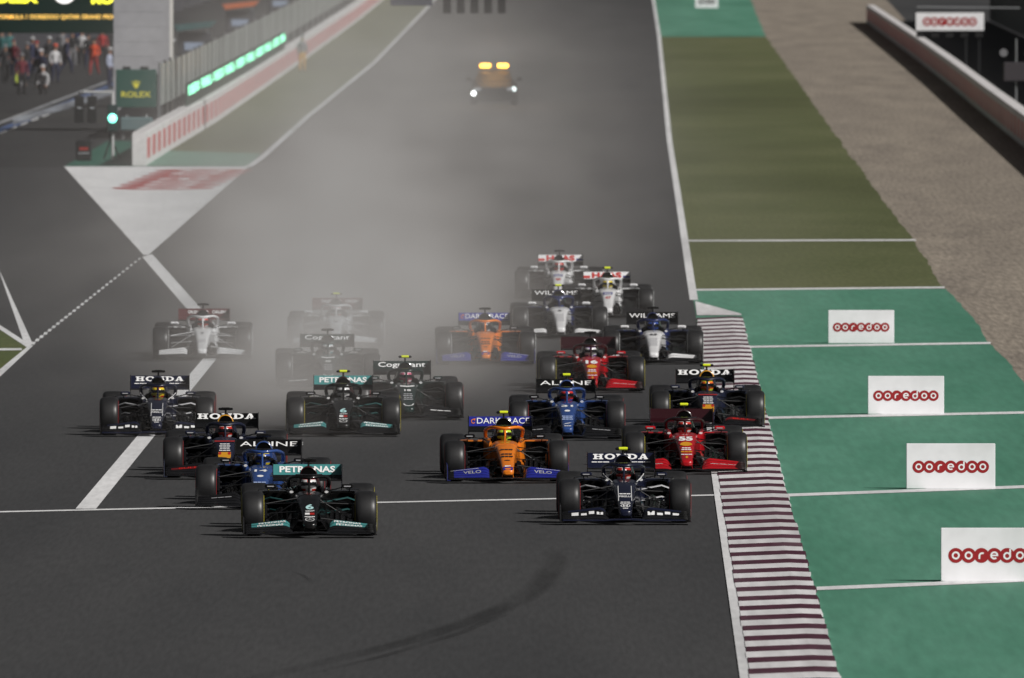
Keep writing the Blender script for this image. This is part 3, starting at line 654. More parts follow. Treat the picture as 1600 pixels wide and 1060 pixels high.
# sidepods, floor
for s_ in (-1, 1):
    secs = [sup(w, zt, zb, y, e, 24, s_ * cx) for y, cx, w, zt, zb, e in [(1.50, .505, .205, .605, .30, 4.5), (1.54, .51, .222, .618, .26, 4.5), (1.9, .515, .24, .62, .16, 4), (2.5, .48, .26, .55, .08, 3.2), (3.1, .38, .22, .42, .07, 3), (3.7, .27, .13, .32, .07, 2.6), (4.1, .22, .07, .26, .08, 2.4)]]
    cp('sidepod', 'sp%d' % s_, None, MB().loft(secs), ['pod'])
    m = MB().loft([sup(.178, .590, .345, 1.496, 4.5, 24, s_ * .505), sup(.170, .583, .352, 1.493, 4.5, 24, s_ * .505)]); cp('air_inlet', 'in%d' % s_, 'sp%d' % s_, m, ['inlet_shade'])  # inlet is a plate on the pod face, painted black as its shade
    m = MB().loft([sup(.205, .622, .606, 1.485, 3, 16, s_ * .505), sup(.215, .630, .612, 1.62, 3, 16, s_ * .505)]); cp('sidepod_lip', 'lip%d' % s_, 'sp%d' % s_, m, ['podlip'])
    # mirror
    m = MB(); m.box((s_ * .575, 1.10, .705), (.175, .075, .060), bev=.018); cp('mirror', 'mi%d' % s_, None, m, ['mirror'])
    m = MB(); m.tube([(s_ * .50, 1.12, .685), (s_ * .27, 1.22, .625)], .009, 6); m.tube([(s_ * .62, 1.12, .68), (s_ * .60, 1.5, .60)], .008, 6); cp('mirror_stalk', 'ms%d' % s_, 'mi%d' % s_, m, ['carbon'])
    # bargeboards and vanes
    for k, (x, y0, y1, zt) in enumerate([(.34, .55, .95, .36), (.42, .70, 1.1, .40), (.50, .85, 1.2, .34), (.60, 1.0, 1.3, .30), (.70, 1.1, 1.42, .42)]):
        m = MB().loft([[(s_ * (x - .03), y0, .07), (s_ * (x - .024), y0, .07), (s_ * (x - .014), y0 + .06, zt), (s_ * (x - .02), y0 + .06, zt)], [(s_ * (x + .02), (y0 + y1) / 2, .07), (s_ * (x + .026), (y0 + y1) / 2, .07), (s_ * (x + .026), (y0 + y1) / 2, zt), (s_ * (x + .02), (y0 + y1) / 2, zt)], [(s_ * (x + .08), y1, .07), (s_ * (x + .086), y1, .07), (s_ * (x + .076), y1, zt * .9), (s_ * (x + .07), y1, zt * .9)]])
        cp('bargeboard', 'bb%d_%d' % (s_, k), None, m, ['barge'], smooth=False)
    for k, z in enumerate((.47, .30)):
        m = MB().loft([[(s_ * .27, 1.0, z), (s_ * .27, 1.16, z + .012), (s_ * .27, 1.16, z + .02), (s_ * .27, 1.0, z + .012)], [(s_ * .58, 1.2, z + .05), (s_ * .58, 1.34, z + .06), (s_ * .58, 1.34, z + .068), (s_ * .58, 1.2, z + .062)], [(s_ * .76, 1.4, z - .02), (s_ * .76, 1.5, z - .01), (s_ * .76, 1.5, z), (s_ * .76, 1.4, z - .008)]])
        cp('boomerang_vane', 'bv%d_%d' % (s_, k), None, m, ['vane'], smooth=False)
    m = MB().loft([[(s_ * .17, -.35, .22), (s_ * .176, -.35, .22), (s_ * .156, -.35, .34), (s_ * .15, -.35, .34)], [(s_ * .24, .25, .09), (s_ * .247, .25, .09), (s_ * .19, .25, .34), (s_ * .183, .25, .34)], [(s_ * .30, .6, .08), (s_ * .307, .6, .08), (s_ * .25, .6, .30), (s_ * .243, .6, .30)]])
    cp('turning_vane', 'tv%d' % s_, None, m, ['barge'], smooth=False)
    # suspension
    for k, (a, b_, r) in enumerate([((.16, -.22, .50), (.70, .0, .47), .013), ((.18, .30, .55), (.70, .02, .47), .013), ((.14, -.2, .27), (.70, 0, .19), .014), ((.19, .38, .25), (.70, .02, .19), .014), ((.16, .05, .53), (.66, .03, .22), .012), ((.15, -.1, .37), (.70, -.12, .33), .011)]):
        m = MB(); m.tube([(s_ * a[0], a[1], a[2]), (s_ * b_[0], b_[1], b_[2])], r, 8, flat=.7); cp('suspension_arm', 'sa%d_%d' % (s_, k), None, m, ['arm'])
    for k, (a, b_) in enumerate([((.2, 3.3, .45), (.6, 3.65, .47)), ((.18, 3.8, .45), (.6, 3.67, .47)), ((.2, 3.2, .2), (.6, 3.65, .2)), ((.16, 3.9, .2), (.6, 3.67, .2))]):
        m = MB(); m.tube([(s_ * a[0], a[1], a[2]), (s_ * b_[0], b_[1], b_[2])], .015, 6); cp('suspension_arm', 'ra%d_%d' % (s_, k), None, m, ['carbon'])
    m = MB(); m.revolve_x([(-.03, .05), (-.03, .155), (.04, .162), (.04, .05)], 24, c=(s_ * .69, 0, .335)); m.box((s_ * .66, -.1, .36), (.06, .14, .22), bev=.02); cp('brake_duct', 'bd%d' % s_, None, m, ['carbon'])
m = MB(); fp = [(.16, .95), (.42, 1.15), (.62, 1.35), (.79, 1.75), (.80, 3.0), (.62, 3.5), (.5, 4.1)]
secs = [[(-x, y, .052), (x, y, .052), (x, y, .066), (-x, y, .066)] for x, y in fp]; m.loft(secs)
m.loft([sup(.15, .10, .045, y, 4, 12) for y in (.55, 1.0, 2.0, 4.0)])
cp('floor', 'floor', None, m, ['carbon'], smooth=False)
for s_ in (-1, 1):
    for k in range(4):
        m = MB().loft([[(s_ * .60, -.20 + .02 * k, .13 + .085 * k), (s_ * .60, -.06, .15 + .085 * k), (s_ * .60, -.06, .156 + .085 * k), (s_ * .60, -.20 + .02 * k, .137 + .085 * k)], [(s_ * .685, -.20 + .02 * k, .14 + .085 * k), (s_ * .685, -.04, .165 + .085 * k), (s_ * .685, -.04, .171 + .085 * k), (s_ * .685, -.20 + .02 * k, .147 + .085 * k)]]); cp('brake_winglet', 'bw%d_%d' % (s_, k), 'bd%d' % s_, m, ['carbon'], smooth=False)
    for k in range(3):
        m = MB(); m.box((s_ * (.30 + .05 * k), 1.16 + .05 * k, .672 - .012 * k), (.035, .09, .006)); cp('cockpit_winglet', 'cw%d_%d' % (s_, k), 'ck', m, ['carbon'], smooth=False)
    m = MB(); m.loft([[(s_ * .745, 1.36, .10), (s_ * .752, 1.36, .10), (s_ * .752, 1.40, .64), (s_ * .745, 1.40, .64)], [(s_ * .765, 1.50, .10), (s_ * .772, 1.50, .10), (s_ * .772, 1.52, .62), (s_ * .765, 1.52, .62)]]); m.loft([[(s_ * .55, 1.38, .655), (s_ * .55, 1.46, .665), (s_ * .55, 1.46, .671), (s_ * .55, 1.38, .662)], [(s_ * .76, 1.38, .64), (s_ * .76, 1.46, .65), (s_ * .76, 1.46, .656), (s_ * .76, 1.38, .647)]]); cp('sidepod_fin', 'sf%d' % s_, 'sp%d' % s_, m, ['fin'], smooth=False)
m = MB(); m.tube([(0, .52, .61), (0, .50, .72)], .004, 6); cp('antenna', 'ant', 'tub', m, ['carbon'])
m = MB().loft([[(x, 1.02 + .4 * x * x * 8, .868), (x, 1.12 + .4 * x * x * 8, .878), (x, 1.12 + .4 * x * x * 8, .883), (x, 1.02 + .4 * x * x * 8, .874)] for x in [-.2 + .4 * k / 8 for k in range(9)]]); cp('halo_winglet', 'hw', 'halo', m, ['carbon'], smooth=False)
# front wing
def FW(u, v, s_, off=0.0):
    zm = (.272 - .085 * u) * (.50 + .50 * min(1, (u / .16)) ** .6)
    x = .255 + u * .70
    y = -1.10 + .10 * u + .43 * v
    z = .078 + (zm - .078) * v ** 1.25 + .02 * (1 - u) * 0
    return (s_ * x, y - off * .85, z + off * .5)
m = MB(); secs = []
for k in range(25):
    x = -.955 + 1.91 * k / 24; dz = .018 * max(0, 1 - (abs(x) / .3) ** 2); yo = .10 * max(0, (abs(x) - .255) / .7)
    secs.append([(x, -1.14 + yo, .066 + dz), (x, -1.06 + yo, .060 + dz), (x, -.92 + yo, .082 + dz), (x, -.92 + yo, .088 + dz), (x, -1.04 + yo, .085 + dz), (x, -1.12 + yo, .080 + dz)])
m.loft(secs); cp('front_wing', 'fw', None, m, ['fwmain'])
for s_ in (-1, 1):
    for k, (v0, v1_) in enumerate([(.16, .40), (.43, .62), (.65, .82), (.85, 1.0)]):
        m = MB(); secs = []
        for i in range(17):
            u = i / 16; pr = []
            for j in range(4):
                v = v0 + (v1_ - v0) * j / 3; pr.append(FW(u, v, s_, .004))
            for j in range(3, -1, -1):
                v = v0 + (v1_ - v0) * j / 3; pr.append(FW(u, v, s_, -.006))
            secs.append(pr)
        m.loft(secs)
        for i, f in enumerate(m.f):
            cx = sum(abs(m.v[q][0]) for q in f) / len(f); m.m[i] = 0 if .31 < cx < .87 else 1
        cp('flap', 'fl%d_%d' % (s_, k), 'fw', m, ['flap%d' % k, 'flapo'])
    m = MB(); prof = [(-1.14, .05), (-1.02, .30), (-.62, .325), (-.56, .24), (-.60, .05)]
    m.loft([[(s_ * (.972 + .018 * (y + 1.1)), y, z) for y, z in prof], [(s_ * (.984 + .018 * (y + 1.1)), y, z) for y, z in prof]]); m.box((s_ * .962, -.84, .052), (.07, .5, .012))
    cp('endplate', 'ep%d' % s_, 'fw', m, ['fwend'], smooth=False)
    m = MB(); m.loft([[(s_ * .075, -1.02, .16), (s_ * .083, -1.02, .16), (s_ * .083, -.80, .19), (s_ * .075, -.80, .19)], [(s_ * .092, -1.02, .085), (s_ * .100, -1.02, .085), (s_ * .100, -.86, .085), (s_ * .092, -.86, .085)]]); cp('pylon', 'py%d' % s_, 'fw', m, ['body'], smooth=False)
    m = MB(); m.box((s_ * .15, -.93, .255), (.06, .12, .03), bev=.01); m.tube([(s_ * .12, -.93, .255), (s_ * .09, -.9, .25)], .012, 6); cp('nose_camera', 'nc%d' % s_, 'nose', m, ['carbon'])
# rear wing
def RW(u, v, l=0.0):    # main lettered flap: u across, v up
    return (-.515 + 1.03 * u, 4.42 + .13 * v - .005 - l, .765 + .155 * v + l * .8)
m = MB().loft([[(x, 4.20, .70), (x, 4.30, .672), (x, 4.43, .755), (x, 4.425, .768), (x, 4.30, .700), (x, 4.21, .715)] for x in [-.515 + 1.03 * k / 10 for k in range(11)]])
cp('rear_wing', 'rw', None, m, ['rwmain'])
m = MB().loft([[(x, 4.42, .765), (x, 4.55, .920), (x, 4.558, .920), (x, 4.52, .845), (x, 4.44, .765)] for x in (-.515, .515)]); cp('top_flap', 'rf', 'rw', m, ['rwflap'], smooth=False)
for s_ in (-1, 1):
    prof = [(4.14, .70), (4.16, .915), (4.22, .935), (4.66, .935), (4.68, .80), (4.60, .55), (4.52, .30), (4.34, .28), (4.30, .50), (4.22, .62)]
    m = MB().loft([[(s_ * (.518 - .06 * max(0, .62 - z) ** 1), y, z) for y, z in prof], [(s_ * (.528 - .06 * max(0, .62 - z)), y, z) for y, z in prof]]); cp('rear_endplate', 're%d' % s_, 'rw', m, ['rwend'], smooth=False)
m = MB(); m.tube([(0, 4.15, .38), (0, 4.22, .6), (0, 4.3, .70)], .018, 8, flat=2.2); m.box((0, 4.35, .42), (.9, .14, .012)); m.box((0, 4.62, .36), (.16, .06, .09), bev=.01)
cp('wing_pillar', 'wp', 'rw', m, ['carbon'], smooth=False)
# wheels
def tyre_prof(w, R0=.335, ri=.168):
    h = w / 2
    return [(-h + .03, ri), (-h + .004, ri + .03), (-h - .008, ri + .075), (-h - .002, R0 - .05), (-h + .018, R0 - .020), (-h + .05, R0 - .006), (-h * .4, R0), (h * .4, R0), (h - .05, R0 - .006), (h - .018, R0 - .020), (h + .002, R0 - .05), (h + .008, ri + .075), (h - .004, ri + .03), (h - .03, ri)]
WM = {}
for kind, w in (('f', .315), ('r', .405)):
    t = MB().revolve_x(tyre_prof(w), 48).mesh('tyre', True, 60)
    rm = MB(); h = w / 2
    rm.revolve_x([(-h + .02, .172), (-h + .02, .150), (h - .02, .150), (h - .02, .172)], 32)
    for sx in (-1, 1):
        for k in range(10):
            a = 2 * math.pi * k / 10; c_, n_ = math.cos(a), math.sin(a); q = .010; x = sx * (h - .05)
            rm.loft([[(x - .008, .03 * c_ - q * n_, .03 * n_ + q * c_), (x + .008, .03 * c_ - q * n_, .03 * n_ + q * c_), (x + .008, .03 * c_ + q * n_, .03 * n_ - q * c_), (x - .008, .03 * c_ + q * n_, .03 * n_ - q * c_)],
                     [(x - .008, .152 * c_ - q * n_, .152 * n_ + q * c_), (x + .008, .152 * c_ - q * n_, .152 * n_ + q * c_), (x + .008, .152 * c_ + q * n_, .152 * n_ - q * c_), (x - .008, .152 * c_ + q * n_, .152 * n_ - q * c_)]])
        rm.revolve_x([(sx * (h - .06), .001), (sx * (h - .06), .045), (sx * (h - .03), .035), (sx * (h - .025), .001)], 16, close=False)
    st = [MB().revolve_x([(sx * (h + .0085), .252), (sx * (h + .0055), .272), (sx * (h + .001), .274), (sx * (h + .001), .252)], 48).mesh('stripe', True, 60) for sx in (-1, 1)]
    WM[kind] = (t, rm.mesh('rim'), st)

# liveries -----------------------------------------------------------
def P(name, c, r=.28, coat=.6): return mat(name, c, r, 0, coat)
CARB = mat('carbon_fibre', (.009, .009, .010), .24); INLET_SHADE = mat('intake_shade', (.002, .002, .002), .9, spec=.05)  # near-black colour stands for the shade inside the air openings
TYRE = surf('tyre_rubber', (.013, .013, .014), (.021, .021, .022), 3, (1, 1, 1), .42, 40, .15, spec=.55)
RIM = mat('rim_metal', (.03, .03, .032), .35, .8)
NEON = mat('neon_yellow', (.70, .80, .02), .5)
INK = mat('white_print', (.80, .80, .80), .45); DINK = mat('dark_print', (.015, .015, .02), .5)
TEAL = P('teal_paint', (.055, .235, .235), .3); BLKP = P('black_paint', (.005, .005, .005), .22, .3); NAVY = P('navy_paint', (.007, .009, .026), .28)
BLU = P('blue_paint_car', (.028, .068, .23), .24); RBN = P('matt_navy_paint', (.010, .013, .032), .42, .1); YEL = P('yellow_paint', (.72, .33, .015), .35)
ORG = P('orange_paint', (.78, .205, .012), .3); DBL = P('deep_blue_paint', (.016, .022, .24), .3); REDP = P('red_paint_car', (.42, .006, .012), .28); BURG = P('burgundy_paint', (.022, .0015, .004), .35)
GRN = P('dark_green_car', (.004, .020, .018), .26); WHT = P('white_paint_car', (.74, .74, .75), .3); WBL = P('dark_blue_car', (.012, .022, .10), .3); DRED = P('wine_paint', (.075, .007, .010), .35)
SCAR = P('scarlet_detail', (.50, .02, .015), .3)
base = dict(body=BLKP, tip=BLKP, body2=BLKP, cover=BLKP, airbox=BLKP, halo=BLKP, pod=BLKP, podlip=BLKP, mirror=BLKP, barge=CARB, vane=CARB, fin=CARB, arm=CARB, fwmain=CARB, flap0=CARB, flap1=CARB, flap2=CARB, flap3=CARB, flapo=CARB, fwend=CARB, rwmain=CARB, rwflap=BLKP, rwend=CARB, carbon=CARB, inlet_shade=INLET_SHADE)
def liv(**k): d = dict(base); d.update(k); return d
def all_(c, **k): return liv(body=c, tip=c, body2=c, cover=c, airbox=c, halo=c, pod=c, podlip=c, mirror=c, **k)
LIV = {
 'teal': liv(cover=mat('dark_wine', (.03, .003, .006), .3), airbox=mat('dark_wine', (.03, .003, .006), .3), flap2=TEAL, flap3=TEAL, rwflap=TEAL, vane=mat('dim_teal', (.02, .08, .08), .4)),
 'navy': all_(NAVY, flap3=NAVY, rwflap=NAVY, rwmain=NAVY, vane=mat('pale_vane', (.5, .5, .52), .4), arm=CARB, fwmain=NAVY),
 'blue': all_(BLU, rwflap=BLKP, flap3=CARB, fwend=CARB) | dict(pod=mat('pod_dark_blue', (.010, .018, .07), .3), airbox=BLU, mirror=CARB),
 'bull': all_(RBN, rwflap=BLKP) | dict(airbox=YEL, fwend=RBN, flap2=mat('dark_red_flap', (.12, .01, .012), .4)),
 'orange': all_(ORG, flap0=DBL, flap1=DBL, flap2=DBL, flap3=DBL, rwflap=DBL, fwend=mat('endplate_blue', (.01, .013, .10), .35), fwmain=CARB) | dict(cover=BLKP, airbox=BLKP, pod=BLKP, mirror=BLKP),
 'red': all_(REDP, flap0=REDP, flap1=REDP, flap2=REDP, flap3=REDP, flapo=REDP, fwmain=CARB, rwflap=BURG, rwmain=BURG, rwend=BURG) | dict(cover=BURG, airbox=BURG, halo=mat('halo_dark', (.03, .01, .012), .3), pod=BURG),
 'green': all_(GRN, rwflap=GRN),
 'wblue': all_(WBL, flap1=WHT, flap2=WHT, rwflap=BLKP) | dict(body=WHT, tip=WHT, cover=BLKP, airbox=WBL, mirror=WHT, pod=mat('pod_black_blue', (.008, .01, .03), .3)),
 'white': all_(WHT, rwflap=WHT, flap3=CARB) | dict(cover=WHT, airbox=BLKP, pod=BLKP, mirror=WHT),
 'alfa': all_(WHT, flap1=WHT, flap2=WHT, flap3=WHT, rwflap=DRED, rwmain=DRED, rwend=DRED, arm=mat('pale_arm', (.45, .45, .46), .4)) | dict(cover=DRED, airbox=DRED, pod=CARB),
}
# prints on nose, front wing and rear wing; lists of (kind, text, position, size, material)
def nose_word(txt, y, h, w, bold=.02, n=4):
    """word lying on the nose; h is its length along the slope"""
    v, f, a = glyphs(txt, bold); return [([(p[0], p[1]) for p in v], f)], y, h, w
def nose_put(shapes, y, h, w, matl, car, par, cx=0.0, lift=.004):
    def fn(u, v, l):
        yy = y + h * v; return (cx - w / 2 + w * u, yy - .003, nose_top(yy) + lift + l)
    return put('lettering', lay(shapes, fn).mesh('lettering', False), matl, par)
def bars(n, gap=.5):
    o = []
    for i in range(n):
        x0 = .06 * (i % 2)
        segs = [(x0, .3), (.34, .62), (.66, 1 - x0)]
        for a, b_ in segs: o.append(rect(a, i / n, b_, (i + gap) / n))
    return o
star = [ring(.5, .5, .5, .5, .43, .43), poly([(.47, .5), (.53, .5), (.51, .97), (.49, .97)], .0005), poly([(.5, .53), (.5, .47), (.9, .24), (.92, .27)], .001), poly([(.5, .47), (.5, .53), (.08, .27), (.1, .24)], .0015)]
hlogo = [ring(.5, .5, .5, .5, .42, .40), poly([(.25, .85), (.36, .85), (.40, .15), (.30, .15)], .0005), poly([(.64, .85), (.75, .85), (.70, .15), (.60, .15)], .0005), rect(.36, .42, .64, .55, .001)]
shell = [poly([(.5 + .5 * math.cos(R(a)), .25 + .75 * max(0, math.sin(R(a)))) for a in range(0, 181, 15)] + [(.35, 0), (.65, 0)])]
def gword(t, b=.02): v, f, a = glyphs(t, b); return [(v, f)]
SLAB = slab_word()
def decorate(ob, team, num):
    rw, fw, nose, tip = ob['rw'], ob['fw'], ob['nose'], ob['tip']
    def rword(shapes, u0, u1, v0, v1, m):
        put('lettering', lay(shapes, lambda u, v, l: RW(u0 + (u1 - u0) * u, v0 + (v1 - v0) * v, .004 + l)).mesh('lettering', False), m, rw)
    def fword(txt, s_, u0, u1, v0, v1, m, b=.02):
        def fn(u, v, l):
            uu = u0 + (u1 - u0) * u
            if s_ < 0: uu = u1 - (u1 - u0) * u
            return FW(uu, v0 + (v1 - v0) * v, s_, .009 + l)
        put('lettering', lay(gword(txt, b) if isinstance(txt, str) else txt, fn).mesh('lettering', False), m, fw)
    for s_ in (-1, 1):      # small decals on cockpit sides, wing ends and mirrors
        dk = DINK if team in ('white', 'alfa', 'orange') else INK
        put('decal', lay([ring(0, 0, 1, 1, .6, .6, n=14), rect(-.3, -.5, .3, .5, .0005)], lambda u, v, l: (s_ * .262 + .028 * u, .972 - l, .622 + .018 * v)).mesh('decal', False), dk, ob['ck'])
        put('decal', lay(bars(2, .5), lambda u, v, l: (s_ * .53 + s_ * .0105, 4.2 + .4 * u, .84 + .06 * v)).mesh('decal', False), dk, rw)
        put('decal', lay([rect(0, 0, 1, .5)], lambda u, v, l: (s_ * .575 - .05 + .1 * u, 1.061, .695 + .03 * v)).mesh('decal', False), mat('grey_print', (.4, .4, .42), .4), ob['mi%d' % s_])
        put('decal', lay([rect(0, .0, .5, .5), rect(.55, .3, 1, .9)], lambda u, v, l: (s_ * (.9855 + .018 * (.1 + .3 * u)), -1.0 + .3 * u, .14 + .10 * v)).mesh('decal', False), dk, fw)
    N = lambda shapes, y, h, w, m, par=nose, cx=0.0: nose_put(shapes, y, h, w, m, None, par, cx)
    if team == 'teal':
        rword(gword('PETRONAS', .03), .09, .91, .22, .82, INK)
        for s_ in (-1, 1): fword('PETRONAS', s_, .15, .72, .86, .97, INK); fword('PETRONAS', s_, .2, .75, .66, .79, INK)
        N(gword('6', .03), -.42, .24, .12, mat('pale_teal_print', (.45, .72, .72), .4)); N([poly([(0, .1), (1, .55), (1, .75), (.1, .3)]), poly([(0, .6), (1, .9), (1, 1), (.1, .8)])], -.56, .10, .14, INK)
        N([rect(0, 0, .5, 1)], -.68, .09, .14, INK); N([rect(.52, 0, 1, 1)], -.68, .09, .14, SCAR); N(bars(1, .8), -.80, .05, .15, INK, tip); N(star, -1.02, .19, .14, INK, tip)
    elif team == 'navy':
        rword([(SLAB[0], SLAB[1])], .08, .92, .36, .88, INK); rword(bars(1, .8), .06, .32, .06, .16, INK); rword(bars(1, .8), .66, .94, .06, .16, INK)
        for s_ in (-1, 1):
            fword([rect(.0, .1, .22, .9), rect(.3, .1, .48, .6), rect(.55, .35, .72, .95), rect(.8, .2, 1, .75)], s_, .12, .8, .45, .8, INK)
            N([poly([(0, 0), (1, 0), (1, 1), (0, 1)])], -.62, .75, .008, INK, nose, s_ * .10)
        N(bars(1, .8), -.30, .06, .17, INK); N(gword('PIRELLI', .02), -.44, .08, .18, INK); N(bars(2), -.76, .12, .16, INK, tip); N(hlogo, -.95, .16, .15, INK, tip); N(bars(1, .8), -1.03, .05, .08, INK, tip)
        for s_ in (-1, 1):
            mb = MB()
            for q in range(4): mb.box((s_ * (.40 + .07 * q), .98 + .06 * q, .25 + .02 * (q % 2)), (.012, .03, .075))
            for q in range(3): mb.box((s_ * (.43 + .07 * q), .99 + .06 * q, .15), (.012, .03, .05))
            put('vane_marks', mb.mesh('vane_marks', False), INK, ob['bb%d_1' % s_])
            mb = MB(); mb.tube([(s_ * .19, .40, .612), (s_ * .235, .72, .642), (s_ * .262, 1.0, .655), (s_ * .30, 1.35, .688), (s_ * .31, 1.6, .695)], .007, 6); put('pinstripe', mb.mesh('pinstripe'), INK, ob['ck'])
    elif team == 'blue':
        rword(gword('ALPINE', .0), .06, .94, .32, .78, INK)
        N(gword(num, .03), .12, .14, .20, INK); N([disc(.5, .5, .5, .5)], -.16, .10, .10, INK); N(bars(3), -.62, .26, .19, mat('pale_blue_print', (.4, .5, .75), .4)); N([poly([(0, 0), (.7, .5), (1, 1), (.3, .5)])], -.90, .12, .15, INK, tip); N(bars(1, .8), -1.02, .05, .12, INK, tip)
        for s_ in (-1, 1): fword(bars(1, .5), s_, .25, .7, .70, .78, mat('grey_print', (.4, .4, .42), .4))
    elif team == 'bull':
        rword([(SLAB[0], SLAB[1])], .03, .97, .38, .94, INK)
        N(bars(4, .40), -.28, .46, .18, INK); N([rect(0, 0, 1, 1)], -.62, .27, .205, YEL); N([disc(.12, .5, .12, .5, lift=.003), disc(.88, .5, .12, .5, lift=.003)], -.50, .15, .2, SCAR); N([rect(0, 0, 1, 1)], -.80, .18, .19, YEL, tip); N(bars(1, .7), -.88, .06, .12, INK, tip); N([rect(0, 0, 1, 1)], .24, .08, .34, SCAR)
        for s_ in (-1, 1): fword('BULL', s_, .25, .7, .66, .80, SCAR)
    elif team == 'orange':
        rword(gword('DARKTRACE', .0), .13, .97, .25, .85, INK); rword([ring(.5, .4, .4, .4, .28, .28, 20, 330), rect(.6, .7, .95, .85, .001)], .03, .11, .25, .85, ORG)
        for s_ in (-1, 1): fword('VELO', s_, .25, .66, .56, .80, mat('grey_print', (.4, .4, .42), .4), .01); fword([rect(0, 0, 1, .5)], s_, .3, .95, .93, .96, INK)
        N(bars(1, .6), -.05, .10, .20, DINK); N(bars(2), -.42, .26, .19, DINK); N([disc(.5, .5, .5, .4)], -.62, .06, .10, DINK); N([rect(0, 0, 1, 1)], -1.09, .12, .16, DBL, tip); N([poly([(.1, 0), (.9, .6), (.9, 1), (.1, 1)])], -.96, .08, .12, INK, tip)
    elif team == 'red':
        N(gword(num, .05), .0, .26, .23, INK); N(shell, -.28, .22, .20, YEL); N(bars(2), -.50, .18, .16, INK); N(bars(1, .7), -.62, .08, .18, YEL); N(bars(1, .7), -.76, .06, .18, INK, tip); N([poly([(.2, 0), (.8, .1), (1, .7), (.5, 1), (.1, .6)])], -.96, .14, .05, YEL, tip)
        for s_ in (-1, 1): fword(bars(1, .3), s_, .2, .8, .60, .66, INK)
    elif team == 'green':
        rword(gword('Cognizant', .015), .08, .92, .12, .86, INK)
        N([poly([(0, .3), (.5, 0), (1, .3), (1, .8), (.5, .55), (0, .8)])], .16, .18, .26, INK); N(gword(num, .03), -.10, .12, .12, INK); N(bars(4, .4), -.60, .42, .17, mat('grey_print', (.4, .4, .42), .4)); N([ring(.5, .5, .5, .5, .40, .40, 180, 360)], -1.0, .3, .19, INK, tip)
        for s_ in (-1, 1): fword(bars(1, .7), s_, .2, .72, .60, .68, INK)
    elif team == 'wblue':
        rword(gword('WILLIAMS', .0), .05, .95, .25, .80, INK)
        N(gword(num, .04), .12, .16, .15 if len(num) > 1 else .08, DINK); N(bars(5, .4), -.55, .52, .17, mat('grey_print', (.4, .4, .42), .4))
    elif team == 'white':
        rword(gword('HAAS', .05), .18, .82, .1, .92, SCAR); rword([rect(0, 0, 1, 1)], .86, 1.0, .1, .45, DBL); rword([rect(0, 0, 1, 1)], .0, .14, .1, .45, SCAR)
        N([rect(0, 0, 1, 1)], -.02, .18, .20, DBL); N(bars(2), .01, .12, .16, INK, nose, 0); N(gword(num, .04), -.34, .18, .14, SCAR)
    elif team == 'alfa':
        rword([poly([(0, 0), (.22, 0), (.55, 1), (.4, 1)]), poly([(.75, 0), (1, 0), (.62, 1), (.45, 1)], .001)], .43, .57, .05, .95, INK)
        rword(gword('ORLEN', .02), .18, .38, .35, .75, INK); rword(gword('ORLEN', .02), .66, .93, .35, .75, INK)
        N(gword(num, .03), -.05, .14, .08, DINK); N(bars(2), -.55, .2, .15, mat('grey_print', (.4, .4, .42), .4))

# driver body: one skinned figure, seated
def skin_mesh(name, joints, bones, root=0, sub=1):
    me = bpy.data.meshes.new(name); me.from_pydata([j[:3] for j in joints], bones, [])
    ob = bpy.data.objects.new(name, me); COL.objects.link(ob)
    sk = ob.modifiers.new('s', 'SKIN'); sk.use_smooth_shade = True
    for i, j in enumerate(joints):
        me.skin_vertices[0].data[i].radius = (j[3], j[4] if len(j) > 4 else j[3]); me.skin_vertices[0].data[i].use_root = (i == root)
    sb = ob.modifiers.new('d', 'SUBSURF'); sb.levels = sub; sb.render_levels = sub
    dg = bpy.context.evaluated_depsgraph_get(); dg.update()
    out = bpy.data.meshes.new_from_object(ob.evaluated_get(dg)); bpy.data.objects.remove(ob)
    out.polygons.foreach_set('use_smooth', [True] * len(out.polygons))
    return out
def paint_by_bone(me, joints, bones, slots):
    J = [Vector(j[:3]) for j in joints]; idx = []
    for p in me.polygons:
        c = p.center; best = min(range(len(bones)), key=lambda k: seg_d(c, J[bones[k][0]], J[bones[k][1]])); idx.append(slots[best])
    while len(me.materials) <= max(slots): me.materials.append(None)
    me.polygons.foreach_set('material_index', idx); return me
def seg_d(p, a, b_):
    ab = b_ - a; t = max(0, min(1, (p - a).dot(ab) / max(1e-9, ab.length_squared))); return (p - a - ab * t).length
DJ = [(0, 1.60, .26, .15, .12), (0, 1.63, .42, .16, .11), (0, 1.60, .53, .13, .09), (0, 1.53, .60, .055), (-.17, 1.56, .52, .065), (-.21, 1.34, .40, .05), (-.12, 1.14, .48, .038), (-.09, 1.10, .50, .035), (.17, 1.56, .52, .065), (.21, 1.34, .40, .05), (.12, 1.14, .48, .038), (.09, 1.10, .50, .035), (-.10, 1.35, .24, .08), (-.09, 1.14, .30, .065), (.10, 1.35, .24, .08), (.09, 1.14, .30, .065)]
DB = [(0, 1), (1, 2), (2, 3), (2, 4), (4, 5), (5, 6), (6, 7), (2, 8), (8, 9), (9, 10), (10, 11), (0, 12), (12, 13), (0, 14), (14, 15)]
DRV = paint_by_bone(skin_mesh('driver_body', DJ, DB), DJ, DB, [0, 0, 0, 0, 0, 0, 1, 0, 0, 0, 1, 0, 0, 0, 0])
hm = MB(); HC = Vector((0, 1.46, .715)); secs = []
for i in range(1, 14):
    th = math.pi * i / 14; rr = math.sin(th) ** .85; zz = math.cos(th)
    secs.append([(HC.x + .122 * rr * math.cos(a), HC.y + (.150 if math.sin(a) < 0 else .135) * rr * math.sin(a) - (.02 if zz < -.2 else 0), HC.z + (.125 if zz > 0 else .135) * zz) for a in [2 * math.pi * k / 28 for k in range(28)]])
hm.loft(secs)
nF = len(hm.f)
